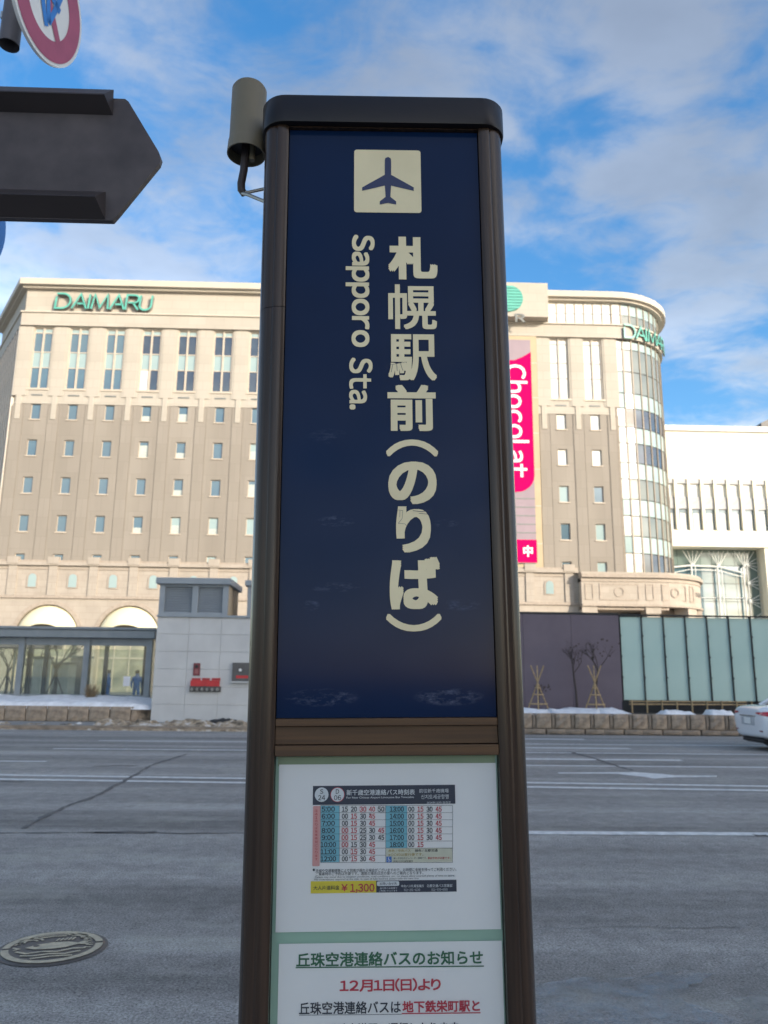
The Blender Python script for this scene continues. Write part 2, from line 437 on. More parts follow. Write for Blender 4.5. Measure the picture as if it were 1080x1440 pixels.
def tag(o, label, cat=None, group=None, kind=None):
    if label: o['label'] = label
    if cat: o['category'] = cat
    if group: o['group'] = group
    if kind: o['kind'] = kind
    return o
def thing(name, label, cat, loc=(0, 0, 0), group=None):
    o = bpy.data.objects.new(name, None); COL.objects.link(o)
    o.location = loc; o.empty_display_size = .2
    ORG[o.name] = Vector(loc)
    return tag(o, label, cat, group)
def inst(name, me, loc, parent, rot=None):
    o = bpy.data.objects.new(name, me); COL.objects.link(o)
    o.parent = parent; o.location = Vector(loc) - ORG[parent.name]
    if rot: o.rotation_euler = rot
    ORG[o.name] = Vector(loc)
    return o
def inst0(name, me, parent):
    # an alike piece at its parent's own origin
    o = bpy.data.objects.new(name, me); COL.objects.link(o); o.parent = parent
    ORG[o.name] = ORG[parent.name]
    return o
def structure(o): o['kind'] = 'structure'; return o

GLY = {}
def glyphs(body, bold=0.0, res=3, shear=0.0, raw=False):
    key = (body, bold, res, shear, raw)
    if key in GLY: return GLY[key]
    c = bpy.data.curves.new('lettering', 'FONT'); c.body = body; c.resolution_u = res; c.offset = bold; c.shear = shear
    ob = bpy.data.objects.new('lettering', c)
    COL.objects.link(ob)
    dg = bpy.context.evaluated_depsgraph_get(); dg.update()
    ev = ob.evaluated_get(dg)
    me = ev.to_mesh()
    vs = [(q.co.x, q.co.y) for q in me.vertices]; fs = [tuple(p.vertices) for p in me.polygons]
    ev.to_mesh_clear()
    bpy.data.objects.remove(ob); bpy.data.curves.remove(c)
    if raw:
        GLY[key] = (vs, fs); return GLY[key]
    xs = [a for a, b in vs]; ys = [b for a, b in vs]
    x0, x1, y0, y1 = min(xs), max(xs), min(ys), max(ys)
    vs = [((a - x0) / (x1 - x0), (b - y0) / (y1 - y0)) for a, b in vs]
    GLY[key] = (vs, fs)
    return GLY[key]
def sans_line(body, res=3, gap=.085):
    """plain sans lettering: wide-form characters set close together"""
    key = (body, 'sans', res, gap)
    if key in GLY: return GLY[key]
    V, Fc, cur = [], [], 0.0
    for c in body:
        if c == ' ': cur += .28; continue
        w = chr(ord(c) + 0xFEE0) if 33 <= ord(c) <= 126 else c
        vs, fs = glyphs(w, 0.0, res, raw=True)
        x0 = min(a for a, b in vs); x1 = max(a for a, b in vs); k = len(V)
        V += [(a - x0 + cur, b) for a, b in vs]; Fc += [tuple(i + k for i in f) for f in fs]; cur += x1 - x0 + gap
    xs = [a for a, b in V]; ys = [b for a, b in V]; x0, x1, y0, y1 = min(xs), max(xs), min(ys), max(ys)
    GLY[key] = ([((a - x0) / (x1 - x0), (b - y0) / (y1 - y0)) for a, b in V], Fc)
    return GLY[key]
def text_into(mb, body, rect, Y, bold=0.0, rot=0, res=3, depth=0.0, shear=0.0):
    """lettering filling rect=(x0,z0,x1,z1) on the plane y=Y; rot=-1 turns it a quarter clockwise;
    bold thickens the strokes by a share of the letter height (layers a hair apart)"""
    vs, fs = sans_line(body, res) if (all(32 <= ord(c) < 127 for c in body) and len(body) < 30) or body.startswith('12月') else glyphs(body, 0.0, res, shear)
    x0, z0, x1, z1 = rect
    r = bold * ((x1 - x0) if rot == -1 else (z1 - z0))
    if rot == -1 and len(body) == 1: r = bold * (z1 - z0)
    x0 += r; x1 -= r; z0 += r; z1 -= r
    if rot == -1: pts = [(x0 + (x1 - x0) * b, z1 - (z1 - z0) * a) for a, b in vs]
    else: pts = [(x0 + (x1 - x0) * a, z0 + (z1 - z0) * b) for a, b in vs]
    if r > 0:
        offs = ((1, 1), (1, -1), (-1, 1), (-1, -1), (1, 0), (-1, 0), (0, 1), (0, -1)) if r > .0012 else ((.8, .8), (.8, -.8), (-.8, .8), (-.8, -.8))
        for k, (a, b) in enumerate(offs):
            mb.add([(x + r * a, Y + 1.5e-5 * (k + 1), z + r * b) for x, z in pts], fs)
    k = len(mb.v)
    mb.add([(x, Y, z) for x, z in pts], fs)
    if depth:
        mb.add([(x, Y + depth, z) for x, z in pts], [f[::-1] for f in fs])
        cnt = {}
        for f in fs:
            for i in range(len(f)):
                a, b = f[i], f[(i + 1) % len(f)]; cnt[tuple(sorted((a, b)))] = cnt.get(tuple(sorted((a, b))), 0) + 1
        n = len(vs)
        mb.f += [(a + k, b + k, b + k + n, a + k + n) for (a, b), c in cnt.items() if c == 1]
    return mb
def ribbon(mb, pts, w, Y, depth=0.0, closed=False):
    """a flat stroke of width w along pts (x,z) on plane y=Y"""
    P = [Vector((a, b)) for a, b in pts]
    n = len(P); L, R = [], []
    for i in range(n):
        a = P[i - 1] if (i > 0 or closed) else P[i]; c = P[(i + 1) % n] if (i < n - 1 or closed) else P[i]
        d1 = (P[i] - a); d2 = (c - P[i])
        if d1.length < 1e-9: d1 = d2
        if d2.length < 1e-9: d2 = d1
        d1.normalize(); d2.normalize()
        t = (d1 + d2).normalized(); nn = Vector((-t.y, t.x))
        k = min(1.0 / max(nn.dot(Vector((-d1.y, d1.x))), .4), 2.0)
        L.append(P[i] + nn * w / 2 * k); R.append(P[i] - nn * w / 2 * k)
    m = n if closed else n - 1
    vs = [(q.x, Y, q.y) for q in L] + [(q.x, Y, q.y) for q in R]
    fs = [(i, (i + 1) % n, (i + 1) % n + n, i + n) for i in range(m)]
    if depth:
        vs += [(q.x, Y + depth, q.y) for q in L] + [(q.x, Y + depth, q.y) for q in R]
        fs += [(i, (i + 1) % n, (i + 1) % n + 2 * n, i + 2 * n) for i in range(m)]
        fs += [(i + n, (i + 1) % n + n, (i + 1) % n + 3 * n, i + 3 * n) for i in range(m)]
        fs += [(i + 2 * n, (i + 1) % n + 2 * n, (i + 1) % n + 3 * n, i + 3 * n) for i in range(m)]
        if not closed:
            fs += [(0, n, 3 * n, 2 * n), (n - 1, 2 * n - 1, 4 * n - 1, 3 * n - 1)]
    mb.add(vs, fs)
    return mb
def arc(cx, cz, r, a0, a1, n=12, rz=None):
    rz = r if rz is None else rz
    return [(cx + r * math.cos(RAD(a0 + (a1 - a0) * i / n)), cz + rz * math.sin(RAD(a0 + (a1 - a0) * i / n))) for i in range(n + 1)]
def ground_ribbon(mb, pts, w, z):
    P = [Vector((a, b)) for a, b in pts]; n = len(P); vs = []
    for i in range(n):
        t = (P[min(i + 1, n - 1)] - P[max(i - 1, 0)]).normalized(); nn = Vector((-t.y, t.x))
        ww = w[i] if isinstance(w, list) else w
        vs += [(P[i] + nn * ww / 2).to_tuple() + (z,), (P[i] - nn * ww / 2).to_tuple() + (z,)]
    mb.add(vs, [(2 * i, 2 * i + 1, 2 * i + 3, 2 * i + 2) for i in range(n - 1)])
    return mb
def wall_holes(mb, x0, x1, z0, z1, holes, Y, depth):
    """front face on y=Y with rectangular openings and their reveals"""
    xs = sorted({x0, x1} | {h[0] for h in holes} | {h[1] for h in holes})
    zs = sorted({z0, z1} | {h[2] for h in holes} | {h[3] for h in holes})
    xs = [x for x in xs if x0 <= x <= x1]; zs = [z for z in zs if z0 <= z <= z1]
    for j in range(len(zs) - 1):
        zc = (zs[j] + zs[j + 1]) / 2; run = None
        for i in range(len(xs) - 1):
            xc = (xs[i] + xs[i + 1]) / 2
            hole = any(h[0] < xc < h[1] and h[2] < zc < h[3] for h in holes)
            if not hole and run is None: run = xs[i]
            if (hole or i == len(xs) - 2) and run is not None:
                e = xs[i] if hole else xs[i + 1]
                mb.add([(run, Y, zs[j]), (e, Y, zs[j]), (e, Y, zs[j + 1]), (run, Y, zs[j + 1])], [(0, 1, 2, 3)]); run = None
    for a, b, c, d in holes:
        mb.add([(a, Y, c), (b, Y, c), (b, Y, d), (a, Y, d), (a, Y + depth, c), (b, Y + depth, c), (b, Y + depth, d), (a, Y + depth, d)],
               [(0, 4, 5, 1), (1, 5, 6, 2), (2, 6, 7, 3), (3, 7, 4, 0)])
    return mb

# ================================================================== SETTING: ground, road, pavements
def sheet(name, x0, x1, y0, y1, z, m):
    return structure(MB().add([(x0, y0, z), (x1, y0, z), (x1, y1, z), (x0, y1, z)], [(0, 1, 2, 3)]).build(name, m))
sheet('ground', -900, 900, -900, 900, -.02, mat('far_ground', (.16, .155, .15), .9, nscale=.05))
road = sheet('road', -160, 160, 3.45, 24.62, 0, M_ASPH)
near = structure(MB().box(-160, 160, -59, 3.3, -.015, .12).build('pavement', M_PAVE))  # extended and paled behind the camera to bounce light onto the pillar
kerb = structure(MB().box(-24, 24, 3.31, 3.44, -.012, .10).build('kerb', M_STONE2))
ks = MB().bbox(.008, 1.192, 3.302, 3.45, -.01, .122, .012).mesh('kerb_stone', M_STONE2)
for i in range(-20, 20): inst('kerb_stone', ks, (i * 1.2, 0, 0), kerb)
plaza = structure(MB().box(-160, 160, 24.95, 200, -.015, .12).build('plaza', M_PLAZA))

def line(pts, w, z=.004):
    o = ground_ribbon(MB(), pts, w, z).build('lane_line', M_PAINT, road); return o
line([(.3, 8.90), (40, 8.86)], .18)
SL = -.055
for off in (0, .52):
    line([(-26, 12.72 + off + SL * -26), (30, 12.72 + off + SL * 30)], .17)
line([(-24, 15.62), (-5.95, 15.68)], .15)
line([(2.0, 15.68), (40, 15.72)], .15)
line([(-6.85, 18.40), (40, 18.50)], .15)
line([(-6.6, 20.75), (40, 21.45)], .15)
line([(-24, 8.0), (-14, 8.0)], .15)
for (a, b, yy) in ((3.2, 6.75, 16.95), (3.6, 6.6, 19.75), (4.0, 6.3, 22.7)):
    o = ground_ribbon(MB(), [(a, yy), (b, yy)], .26, .004).build('arrow_marking', M_PAINT, road)
pp = [(785, 1086.7), (893, 1086), (933, 1088.7), (950, 1090.7), (1008, 1091), (1008, 1092.7), (950, 1093.3), (920, 1095.3), (900, 1092), (863, 1088.3), (785, 1088)]
pg = [(gnd(a, b).x, gnd(a, b).y) for a, b in pp]
MB().add([(a, b, .004) for a, b in pg], tri_fill(pg)).build('arrow_marking', M_PAINT, road)
def crack(px, w):
    P = [gnd(a, b) for a, b in px]; pts, ws = [], []
    for i in range(len(P) - 1):
        n = max(3, int((P[i + 1] - P[i]).length / .12))
        for k in range(n):
            q = P[i].lerp(P[i + 1], k / n)
            pts.append((q.x + random.uniform(-.02, .02), q.y + random.uniform(-.02, .02))); ws.append(w * random.uniform(.35, 1.4))
    ground_ribbon(MB(), pts, ws, .0055).build('crack', M_TAR, road)
crack([(35, 1165), (60, 1150), (100, 1131), (130, 1122), (160, 1106), (185, 1093), (215, 1075), (265, 1060)], .065)
crack([(-30, 1172), (100, 1171), (235, 1172), (380, 1172)], .035)
crack([(130, 1171.5), (180, 1170.5), (236, 1172)], .10)
crack([(800, 1057), (840, 1068), (870, 1078), (895, 1085)], .10)
crack([(130, 1078), (165, 1077), (205, 1077)], .09)
crack([(0, 1099), (45, 1100)], .10)
crack([(1060, 1175), (1090, 1176)], .12)
crack([(770, 1306), (860, 1304), (960, 1305), (1060, 1304)], .008)

# pale frozen slush left on the road by the kerb
def patch(name, px, label, m):
    P = [gnd(a, b) for a, b in px]; pts = []
    for i in range(len(P)):
        a, b = P[i], P[(i + 1) % len(P)]
        for k in range(6):
            q = a.lerp(b, k / 6); w = .035
            pts.append((q.x + noise.noise((q.x * 9, q.y * 9, 1)) * w, q.y + noise.noise((q.x * 9, q.y * 9, 5)) * w))
    o = MB().add([(x, y, .006) for x, y in pts], tri_fill(pts)).build(name, m)
    return tag(o, label, 'ice', kind='stuff')
def film(name, c, c2, rough, p0, p1, sc):
    m = mat(name, c, rough, c2=c2, nscale=sc, namt=.4, bump=.2, bscale=60, detail=8)
    N, Lk = m.node_tree.nodes, m.node_tree.links
    t = N.new('ShaderNodeTexCoord'); n = N.new('ShaderNodeTexNoise'); n.inputs['Scale'].default_value = 5.5; n.inputs['Detail'].default_value = 9; n.inputs['Roughness'].default_value = .7
    Lk.new(t.outputs['Object'], n.inputs['Vector'])
    r = N.new('ShaderNodeValToRGB'); r.color_ramp.elements[0].position = p0; r.color_ramp.elements[1].position = p1
    r.color_ramp.elements[1].color = (.75, .75, .75, 1)
    Lk.new(n.outputs[0], r.inputs[0]); Lk.new(r.outputs[0], N['Principled BSDF'].inputs['Alpha'])
    return m
M_ICE = film('thin_ice_film', (.38, .435, .465), (.27, .305, .325), .6, .38, .70, 3.5)
M_ICE2 = film('salt_crust', (.40, .40, .36), (.26, .26, .25), .7, .34, .62, 6)
patch('ice_patch', [(740, 1400), (762, 1388), (800, 1377), (870, 1378), (905, 1373), (960, 1362), (1000, 1371), (985, 1384), (950, 1398),
                    (970, 1412), (1010, 1427), (1050, 1440), (1060, 1458), (740, 1458)], 'pale blue sheet of thin ice on the asphalt right of the bus stop pillar', M_ICE)
patch('salt_patch', [(1035, 1408), (1062, 1396), (1110, 1392), (1120, 1460), (1075, 1458), (1050, 1432)], 'whitish salt crust on the asphalt at the right edge', M_ICE2)

# ================================================================== unseen tower added behind the camera to shade the street
ob = thing('shade_tower', 'tall pale unseen tower added behind the viewer to shade the street', 'building', (66, -60, .12))
MB().box(24, 112, -85, -60.2, .13, 47.0).build('wall', mat('shade_tower_concrete', (.42, .41, .39), .8, nscale=.4), ob)
MB().box(23.5, 112.5, -85.5, -59.7, 47.0, 48.0).build('parapet', M_PAVE, ob)
wme = MB().box(-2.2, 2.2, -.03, .03, -1.0, 1.0).mesh('window', M_GLD)
wfr = MB().box(-2.3, 2.3, -.02, .05, -1.12, -1.0).box(-2.3, 2.3, -.02, .05, 1.0, 1.1).mesh('frame', M_STEEL)
for r in range(8):
    for c in range(12):
        w = inst('window', wme, (30 + c * 6.8, -60.16, 3.2 + r * 5.4), ob)
        inst0('window_frame', wfr, w)

# ================================================================== DEPARTMENT STORE
DY, PY = 80.0, 76.7
ds = thing('department_store', 'large cream and taupe department store with rows of small windows and a rounded glass corner', 'building', (0, DY, .12))
XL, XR, RC_ = -37.3, 27.2, 7.6
P0, ZB, ZT = 3.89, 29.85, 38.7
cols_l = [-35.05 + P0 * k for k in range(12)]
cols_r = [21.15, 24.85]
cols = cols_l + cols_r
rowsz = [28.15, 24.15, 20.1, 16.05, 12.0]
# taupe lower wall and cream upper wall with real openings
holes = [(x - .51, x + .51, z, z + 1.75) for x in cols for z in rowsz]
wall_holes(MB(), XL, XR, 11.5, ZB, [h for h in holes], DY, .35).build('lower_wall', M_BROWNW, ds)
tall = [(x - 1.05, x + 1.05, 31.6, 38.55) for x in cols]
wall_holes(MB(), XL, XR, ZB, ZT + .3, tall, DY - .02, .45).build('upper_wall', M_CREAMW, ds)
core = [(XL, DY + .6), (XR, DY + .6)] + [(XR + (RC_ - .5) * math.sin(RAD(a)), DY + RC_ - (RC_ - .5) * math.cos(RAD(a))) for a in range(0, 91, 10)] + \
       [(XR + RC_ - .5, 118), (XL - 7.6, 118), (XL - 7.6, DY + 12.4)]
MB().prism_z(core, .2, 43.0).build('inner_core', M_DARKIN, ds)
# the chamfered left flank with its tall fins
FLA = RAD(56)
def chp(t, d, z):   # t metres along the flank, d outwards
    c, q = math.cos(FLA), math.sin(FLA)
    return (XL - t * c - d * q, DY + t * q - d * c, z)
MB().add([chp(0, 0, .2), chp(14, 0, .2), chp(14, 0, 40), chp(0, 0, 40)], [(0, 1, 2, 3)]).build('flank_wall', M_BROWNW, ds)
fin = MB()
for z0, z1, d in ((.2, 38.7, .35),):
    q = [chp(-.22, .0, 0), chp(.22, .0, 0), chp(.22, d, 0), chp(-.22, d, 0)]
    fin.prism_z([(a[0], a[1]) for a in q], z0, z1)
fme = fin.mesh('fin', M_WFRAME, (XL, DY, 0))
for k in range(9):
    t = .6 + k * 1.35
    p = chp(t, 0, 0); inst('flank_fin', fme, (p[0], p[1], 0), ds)
gme = MB().add([chp(.3, .06, 0), chp(1.05, .06, 0), chp(1.05, .06, 2.3), chp(.3, .06, 2.3)], [(0, 1, 2, 3)]).mesh('glass', M_GLB, (XL, DY, 0))
sme = MB().add([chp(.3, .05, 0), chp(1.05, .05, 0), chp(1.05, .05, 1.6), chp(.3, .05, 1.6)], [(0, 1, 2, 3)]).mesh('dark', M_GLD, (XL, DY, 0))
for k in range(8):
    for r in range(7):
        p = chp(.6 + k * 1.35, 0, 0)
        inst('flank_window', gme, (p[0], p[1], 12.8 + r * 3.72), ds)
# small windows: frame with pane
sp_fr = MB().box(-.51, .51, .16, .30, 0, .07).box(-.51, .51, .16, .30, 1.68, 1.75).box(-.51, -.44, .16, .30, .07, 1.68).box(.44, .51, .16, .30, .07, 1.68) \
            .box(-.60, .60, -.09, .16, -.12, -.003).mesh('window', M_WFRAME)
panes = [MB().box(-.44, .44, .20, .24, .07, 1.68).mesh('pane', m) for m in (M_GLB, M_GLS, M_GLW)]
blinds = [MB().box(-.44, .44, .185, .198, .07, h).mesh('blind', mat('window_blind', (.50, .54, .50), .7)) for h in (.6, .9, 1.35)]
for i, x in enumerate(cols):
    for j, z in enumerate(rowsz):
        w = inst('window', sp_fr, (x, DY, z), ds)
        k = 0 if i < 3 else (random.choice((0, 1, 0)) if i < 12 else (2 if j < 2 else random.choice((0, 1))))
        inst0('pane', panes[k], w)
        if 3 <= i < 12 and random.random() < .6: inst0('blind', blinds[random.randrange(3)], w)
# tall paired windows: outer frame, mullion, transoms, six panes each
tw = MB()
for a, b in ((-1.05, -.93), (-.09, .09), (.93, 1.05)): tw.box(a, b, .05, .38, 0, 6.95)
for a, b in ((-.93, -.09), (.09, .93)):
    for z in (0, 2.35, 4.15, 6.35, 6.85): tw.box(a, b, .14, .36, z, z + .10)
tw.box(-1.2, 1.2, -.12, .05, -.22, -.004)
tw_me = tw.mesh('tall_window', M_WFRAME)
def tpane(a, b, z0, z1, m): return MB().box(a, b, .20, .25, z0, z1).mesh('pane', m)
tp = {}
for s, (a, b) in enumerate(((-.93, -.09), (.09, .93))):
    for q, (z0, z1) in enumerate(((.10, 2.35), (2.45, 4.15), (4.25, 6.35), (6.45, 6.85))):
        for nm, m in (('b', M_GLB), ('d', M_GLD), ('s', M_GLS), ('w', M_GLW)):
            tp[(s, q, nm)] = tpane(a, b, z0, z1, m)
for i, x in enumerate(cols):
    w = inst('tall_window', tw_me, (x, DY, 31.6), ds)
    for s in (0, 1):
        for q in range(4):
            if i >= 12: nm = 'w'
            elif q in (1, 3): nm = 's'
            elif i < 3: nm = 'b'
            else: nm = 'd'
            if i == 3 and s == 0 and q == 0: nm = 'w'
            inst0('pane', tp[(s, q, nm)], w)
# pilasters: cream above with stub ends, taupe strips below
mids = [XL + .42] + [(cols_l[k] + cols_l[k + 1]) / 2 for k in range(11)] + [cols_l[11] + P0 / 2, 19.3, 23.0, 26.75]
pil = MB().box(-.62, .62, -.10, 0, 0, ZT - ZB - .9).box(-.27, .27, -.10, 0, -2.6, -.002).box(-.82, -.62, -.05, 0, 0, ZT - ZB - .9).box(.62, .82, -.05, 0, 0, ZT - ZB - .9).mesh('pilaster', M_CREAMW)
strip = MB().box(-.55, .55, -.05, 0, 0, ZB - 11.5 - .06).box(-.64, -.60, -.03, 0, 0, ZB - 11.5 - .06).box(.60, .64, -.03, 0, 0, ZB - 11.5 - .06).mesh('pilaster_strip', M_BROWNW)
for x in mids:
    inst('pilaster', pil, (x, DY - .022, ZB + .9 - .02), ds)
    inst('pilaster_strip', strip, (x, DY - .002, 11.5), ds)
slot = MB().box(-.6, .6, -.05, 0, 0, .16).mesh('slot', M_GREYSIDE)
for x in cols: inst('vent_slot', slot, (x, DY - .025, 30.75), ds)
MB().box(XL - .02, XR, DY - .055, DY - .021, ZB + .02, ZB + .16).build('string_course', M_CREAMW, ds)

# curved runs follow the rounded corner
def run_poly(d, a_end=95):
    """outline of the front at distance d in front of the wall, from the chamfer round the glass corner"""
    k = d * math.tan(FLA / 2)
    pts = [chp(14, d, 0)[:2], (XL - k, DY - d), (XR, DY - d)]
    for a in range(8, a_end + 1, 8): pts.append((XR + (RC_ + d) * math.sin(RAD(a)), DY + RC_ - (RC_ + d) * math.cos(RAD(a))))
    pts.append((pts[-1][0], 112)); return pts
def band(name, d, z0, z1, m, d_in=-.55):
    a, b = run_poly(d), run_poly(d_in)
    n = len(a); vs = []
    for p in a: vs += [(p[0], p[1], z0), (p[0], p[1], z1)]
    for p in b: vs += [(p[0], p[1], z0), (p[0], p[1], z1)]
    fs = []
    for i in range(n - 1):
        o = 2 * n
        fs += [(2 * i, 2 * i + 2, 2 * i + 3, 2 * i + 1), (2 * i + 1, 2 * i + 3, 2 * i + 3 + o, 2 * i + 1 + o), (2 * i, 2 * i + o, 2 * i + 2 + o, 2 * i + 2)]
    return MB().add(vs, fs).build(name, m, ds)
band('ledge_band', .35, ZT, 40.15, M_CREAMW)
band('ledge_moulding', .50, 40.15, 40.32, M_CREAMC)
band('cornice', .95, 43.25, 43.95, M_CREAMC, -3)
band('cornice_soffit', .55, 43.0, 43.25, M_CREAMC, -3)
# sign wall under the cornice, left part
MB().add([(XL - .0, DY - .05, 40.3), (13.2, DY - .05, 40.3), (13.2, DY - .05, 43.05), (XL, DY - .05, 43.05)], [(0, 1, 2, 3)]).build('sign_wall', M_CREAMW, ds)
MB().add([chp(0, .05, 40.3), chp(14, .05, 40.3), chp(14, .05, 43.05), chp(0, .05, 43.05)], [(0, 1, 2, 3)]).build('sign_wall', M_CREAMW, ds)
# plain block with the round emblem
MB().box(12.6, 19.75, DY - 1.7, DY + 1.2, 40.33, 44.35).build('emblem_wall', M_CREAMW, ds)
# raised lettering
def letters_into(mb, mp2, w, depth):
    L = {}
    L['D'] = [[(.02, .80), (.02, 0), (.42, 0)] + arc(.42, .5, .5, -90, 90, 10), [(.42, 1.0), (0.0, 1.0)]]
    L['A'] = [[(0, 0), (.45, 1), (.9, 0)], [(.3, .34), (.72, .34)]]
    L['I'] = [[(.05, 0), (.05, 1)]]
    L['M'] = [[(0, 0), (.12, 1), (.52, .1), (.92, 1), (1.04, 0)]]
    L['R'] = [[(0, 0), (0, 1), (.5, 1)] + arc(.5, .74, .26, 90, -90, 8) + [(.12, .48)], [(.42, .48), (.8, 0)]]
    L['U'] = [[(0, 1), (0, .3)] + arc(.36, .3, .36, 180, 360, 8, .3) + [(.72, 1)]]
    return L
def write(word, x, z, h, Y, w, depth, parent, place=None):
    adv = {'D': 1.06, 'A': .98, 'I': .24, 'M': 1.16, 'R': .86, 'U': .8}
    L = letters_into(None, None, w, depth)
    tot = sum(adv[c] for c in word)
    for c in word:
        face, side = MB(), MB()
        for st in L[c]:
            pts = [(x + (a + .08 * b) * h, z + b * h) for a, b in st]
            ribbon(face, pts, w, Y, 0)
            ribbon(side, [(p + .0, q) for p, q in pts], w * .98, Y + .02, depth)
        sd = side.build('sign_letter', M_GREYSIDE, parent)
        face.build('letter_face', M_GREENL, sd)
        x += adv[c] * h
    return tot * h
pA, pB = at(76, 438, DY - .6), at(214, 416, DY - .6)
hh = 1.75
write('DAIMARU', pA.x, 40.62, (pB.x - pA.x) / 6.05, DY - .62, .20, .45, ds)
# emblem: striped green disc and script beneath
ec = at(715.5, 419.6, DY - 1.8)
em = MB(); er = 1.55
for k in range(9):
    z0 = -er + k * er * 2 / 9; z1 = z0 + er * 2 / 9 * .80
    for s in range(1):
        a0, a1 = math.sqrt(max(er * er - z0 * z0, 0)), math.sqrt(max(er * er - z1 * z1, 0))
        tl = .10
        em.prism_y([(ec.x - a0, ec.z + z0), (ec.x + a0, ec.z + z0), (ec.x + a1, ec.z + z1), (ec.x - a1, ec.z + z1)], DY - 1.9, DY - 1.71)
em.build('round_emblem', M_GREENL, ds)
disc = MB(); disc.prism_y(arc(ec.x, ec.z, er * .99, 0, 354, 35), DY - 1.75, DY - 1.702)
disc.build('emblem_disc', mat('pale_green_disc', (.22, .55, .46), .5), ds)
tx = MB(); text_into(tx, 'R', (ec.x + .65, ec.z - 2.75, ec.x + 1.75, ec.z - 1.75), DY - 1.8, .03, depth=.09)
tx.build('emblem_script', M_GREYSIDE, ds)
# upper strip windows, right part (flat run)
n = 7; x0, x1 = 20.1, XR
MB().box(x0 - .05, x1, DY - .10, DY + .5, 40.33, 40.50).build('strip_sill', M_CREAMC, ds)
MB().box(x0 - .05, x1, DY - .10, DY + .5, 42.90, 43.0).build('strip_head', M_CREAMC, ds)
mu = MB().box(-.06, .06, -.08, .25, 0, 2.4).mesh('mullion', M_WFRAME)
pn = MB().box(.06, (x1 - x0) / n - .06, .02, .08, 0, 1.12).mesh('pane', M_GLW)
pn2 = MB().box(.06, (x1 - x0) / n - .06, .02, .08, 1.18, 2.4).mesh('pane', M_GLW)
for k in range(n):
    xx = x0 + (x1 - x0) * k / n
    inst('mullion', mu, (xx, DY, 40.5), ds)
    inst('strip_pane', pn, (xx, DY, 40.5), ds); inst('strip_pane', pn2, (xx, DY, 40.5), ds)
# rounded glass corner: each pane its own piece, mullions and edges between
SEG = 12; DA = 96.0 / SEG
def cpt(a, d, z): return (XR + (RC_ + d) * math.sin(RAD(a)), DY + RC_ - (RC_ + d) * math.cos(RAD(a)), z)
rows = [(40.5, 41.35), (41.42, 42.5)]
z = 38.6
seq = [(2.0, 'w'), (2.1, 'g'), (1.9, 'g'), (1.55, 's')]
zc = 38.55; cells = []
for h, t in ((1.0, 's'), (2.6, 'g'), (2.5, 'g'), (1.75, 's'), (2.15, 'd'), (1.8, 's'), (2.2, 'd'), (1.8, 's'), (2.2, 'g'), (1.8, 's'), (2.2, 'g'), (1.8, 's'), (2.2, 'd'), (1.8, 's')):
    cells.append((zc - h + .05, zc - .05, t)); zc -= h
cells += [(40.5, 41.6, 'g'), (41.68, 42.95, 's')]
cm = {'w': M_GLW, 's': M_GLS, 'g': M_GLG, 'd': M_GLD}
cache = {}
for s in range(SEG):
    a0, a1 = s * DA + .5, (s + 1) * DA - .5
    for (z0, z1, t) in cells:
        tt = t if s > 0 else ('w' if t in 'gs' and random.random() < .55 else 's')
        if s == 0 and t == 'd': tt = 'w' if random.random() < .5 else 's'
        key = (s, round(z1 - z0, 2), tt)
        if key not in cache:
            cache[key] = MB().add([cpt(a0, 0, 0), cpt(a1, 0, 0), cpt(a1, 0, z1 - z0), cpt(a0, 0, z1 - z0), cpt(a0, -.06, 0), cpt(a1, -.06, 0), cpt(a1, -.06, z1 - z0), cpt(a0, -.06, z1 - z0)],
                                  [(0, 1, 2, 3), (4, 7, 6, 5), (0, 4, 5, 1), (3, 2, 6, 7)]).mesh('corner_pane', cm[tt], (XR, DY, 0))
        inst('corner_pane', cache[key], (XR, DY, z0), ds)
for s in range(SEG + 1):
    a = s * DA
    q = [cpt(a - .6, .08, 0), cpt(a + .6, .08, 0), cpt(a + .6, -.2, 0), cpt(a - .6, -.2, 0)]
    MB().prism_z([p[:2] for p in q], 11.6, 42.95).build('corner_mullion', mat('bronze_corner_mullion', (.27, .22, .165), .5), ds)
bk = MB()
for s in range(SEG): bk.add([cpt(s * DA, -.25, 11.5), cpt((s + 1) * DA, -.25, 11.5), cpt((s + 1) * DA, -.25, 42.95), cpt(s * DA, -.25, 42.95)], [(0, 1, 2, 3)])
bk.build('corner_backing', M_WFRAME, ds)
# second lettering, bent round the corner
L = letters_into(None, None, 0, 0); arcpos = 1.2
for c in 'DAIMARU':
    face, side = MB(), MB(); h = 1.5; adv = {'D': 1.0, 'A': .92, 'I': .26, 'M': 1.1, 'R': .82, 'U': .78}[c]
    for st in L[c]:
        ribbon(face, [(a * h, b * h) for a, b in st], .19, 0, 0); ribbon(side, [(a * h, b * h) for a, b in st], .185, .015, .2)
    def bend(mb):
        mb.v = [cpt(math.degrees((arcpos + x) / (RC_ + .6)), .62 - y, 38.75 + z) for x, y, z in mb.v]; return mb
    sd = bend(side).build('sign_letter', M_GREYSIDE, ds); bend(face).build('letter_face', M_GREENL, sd)
    arcpos += adv * h * 1.0
# tan bay that carries the banner
MB().box(9.2, 18.62, DY - .32, DY - .03, 12.2, ZT - .02).build('banner_bay', M_TAN, ds)
for k in range(6): MB().box(9.2, 18.62, DY - .345, DY - .322, 15.5 + k * 4, 15.58 + k * 4).build('bay_joint', M_CREAMC, ds)

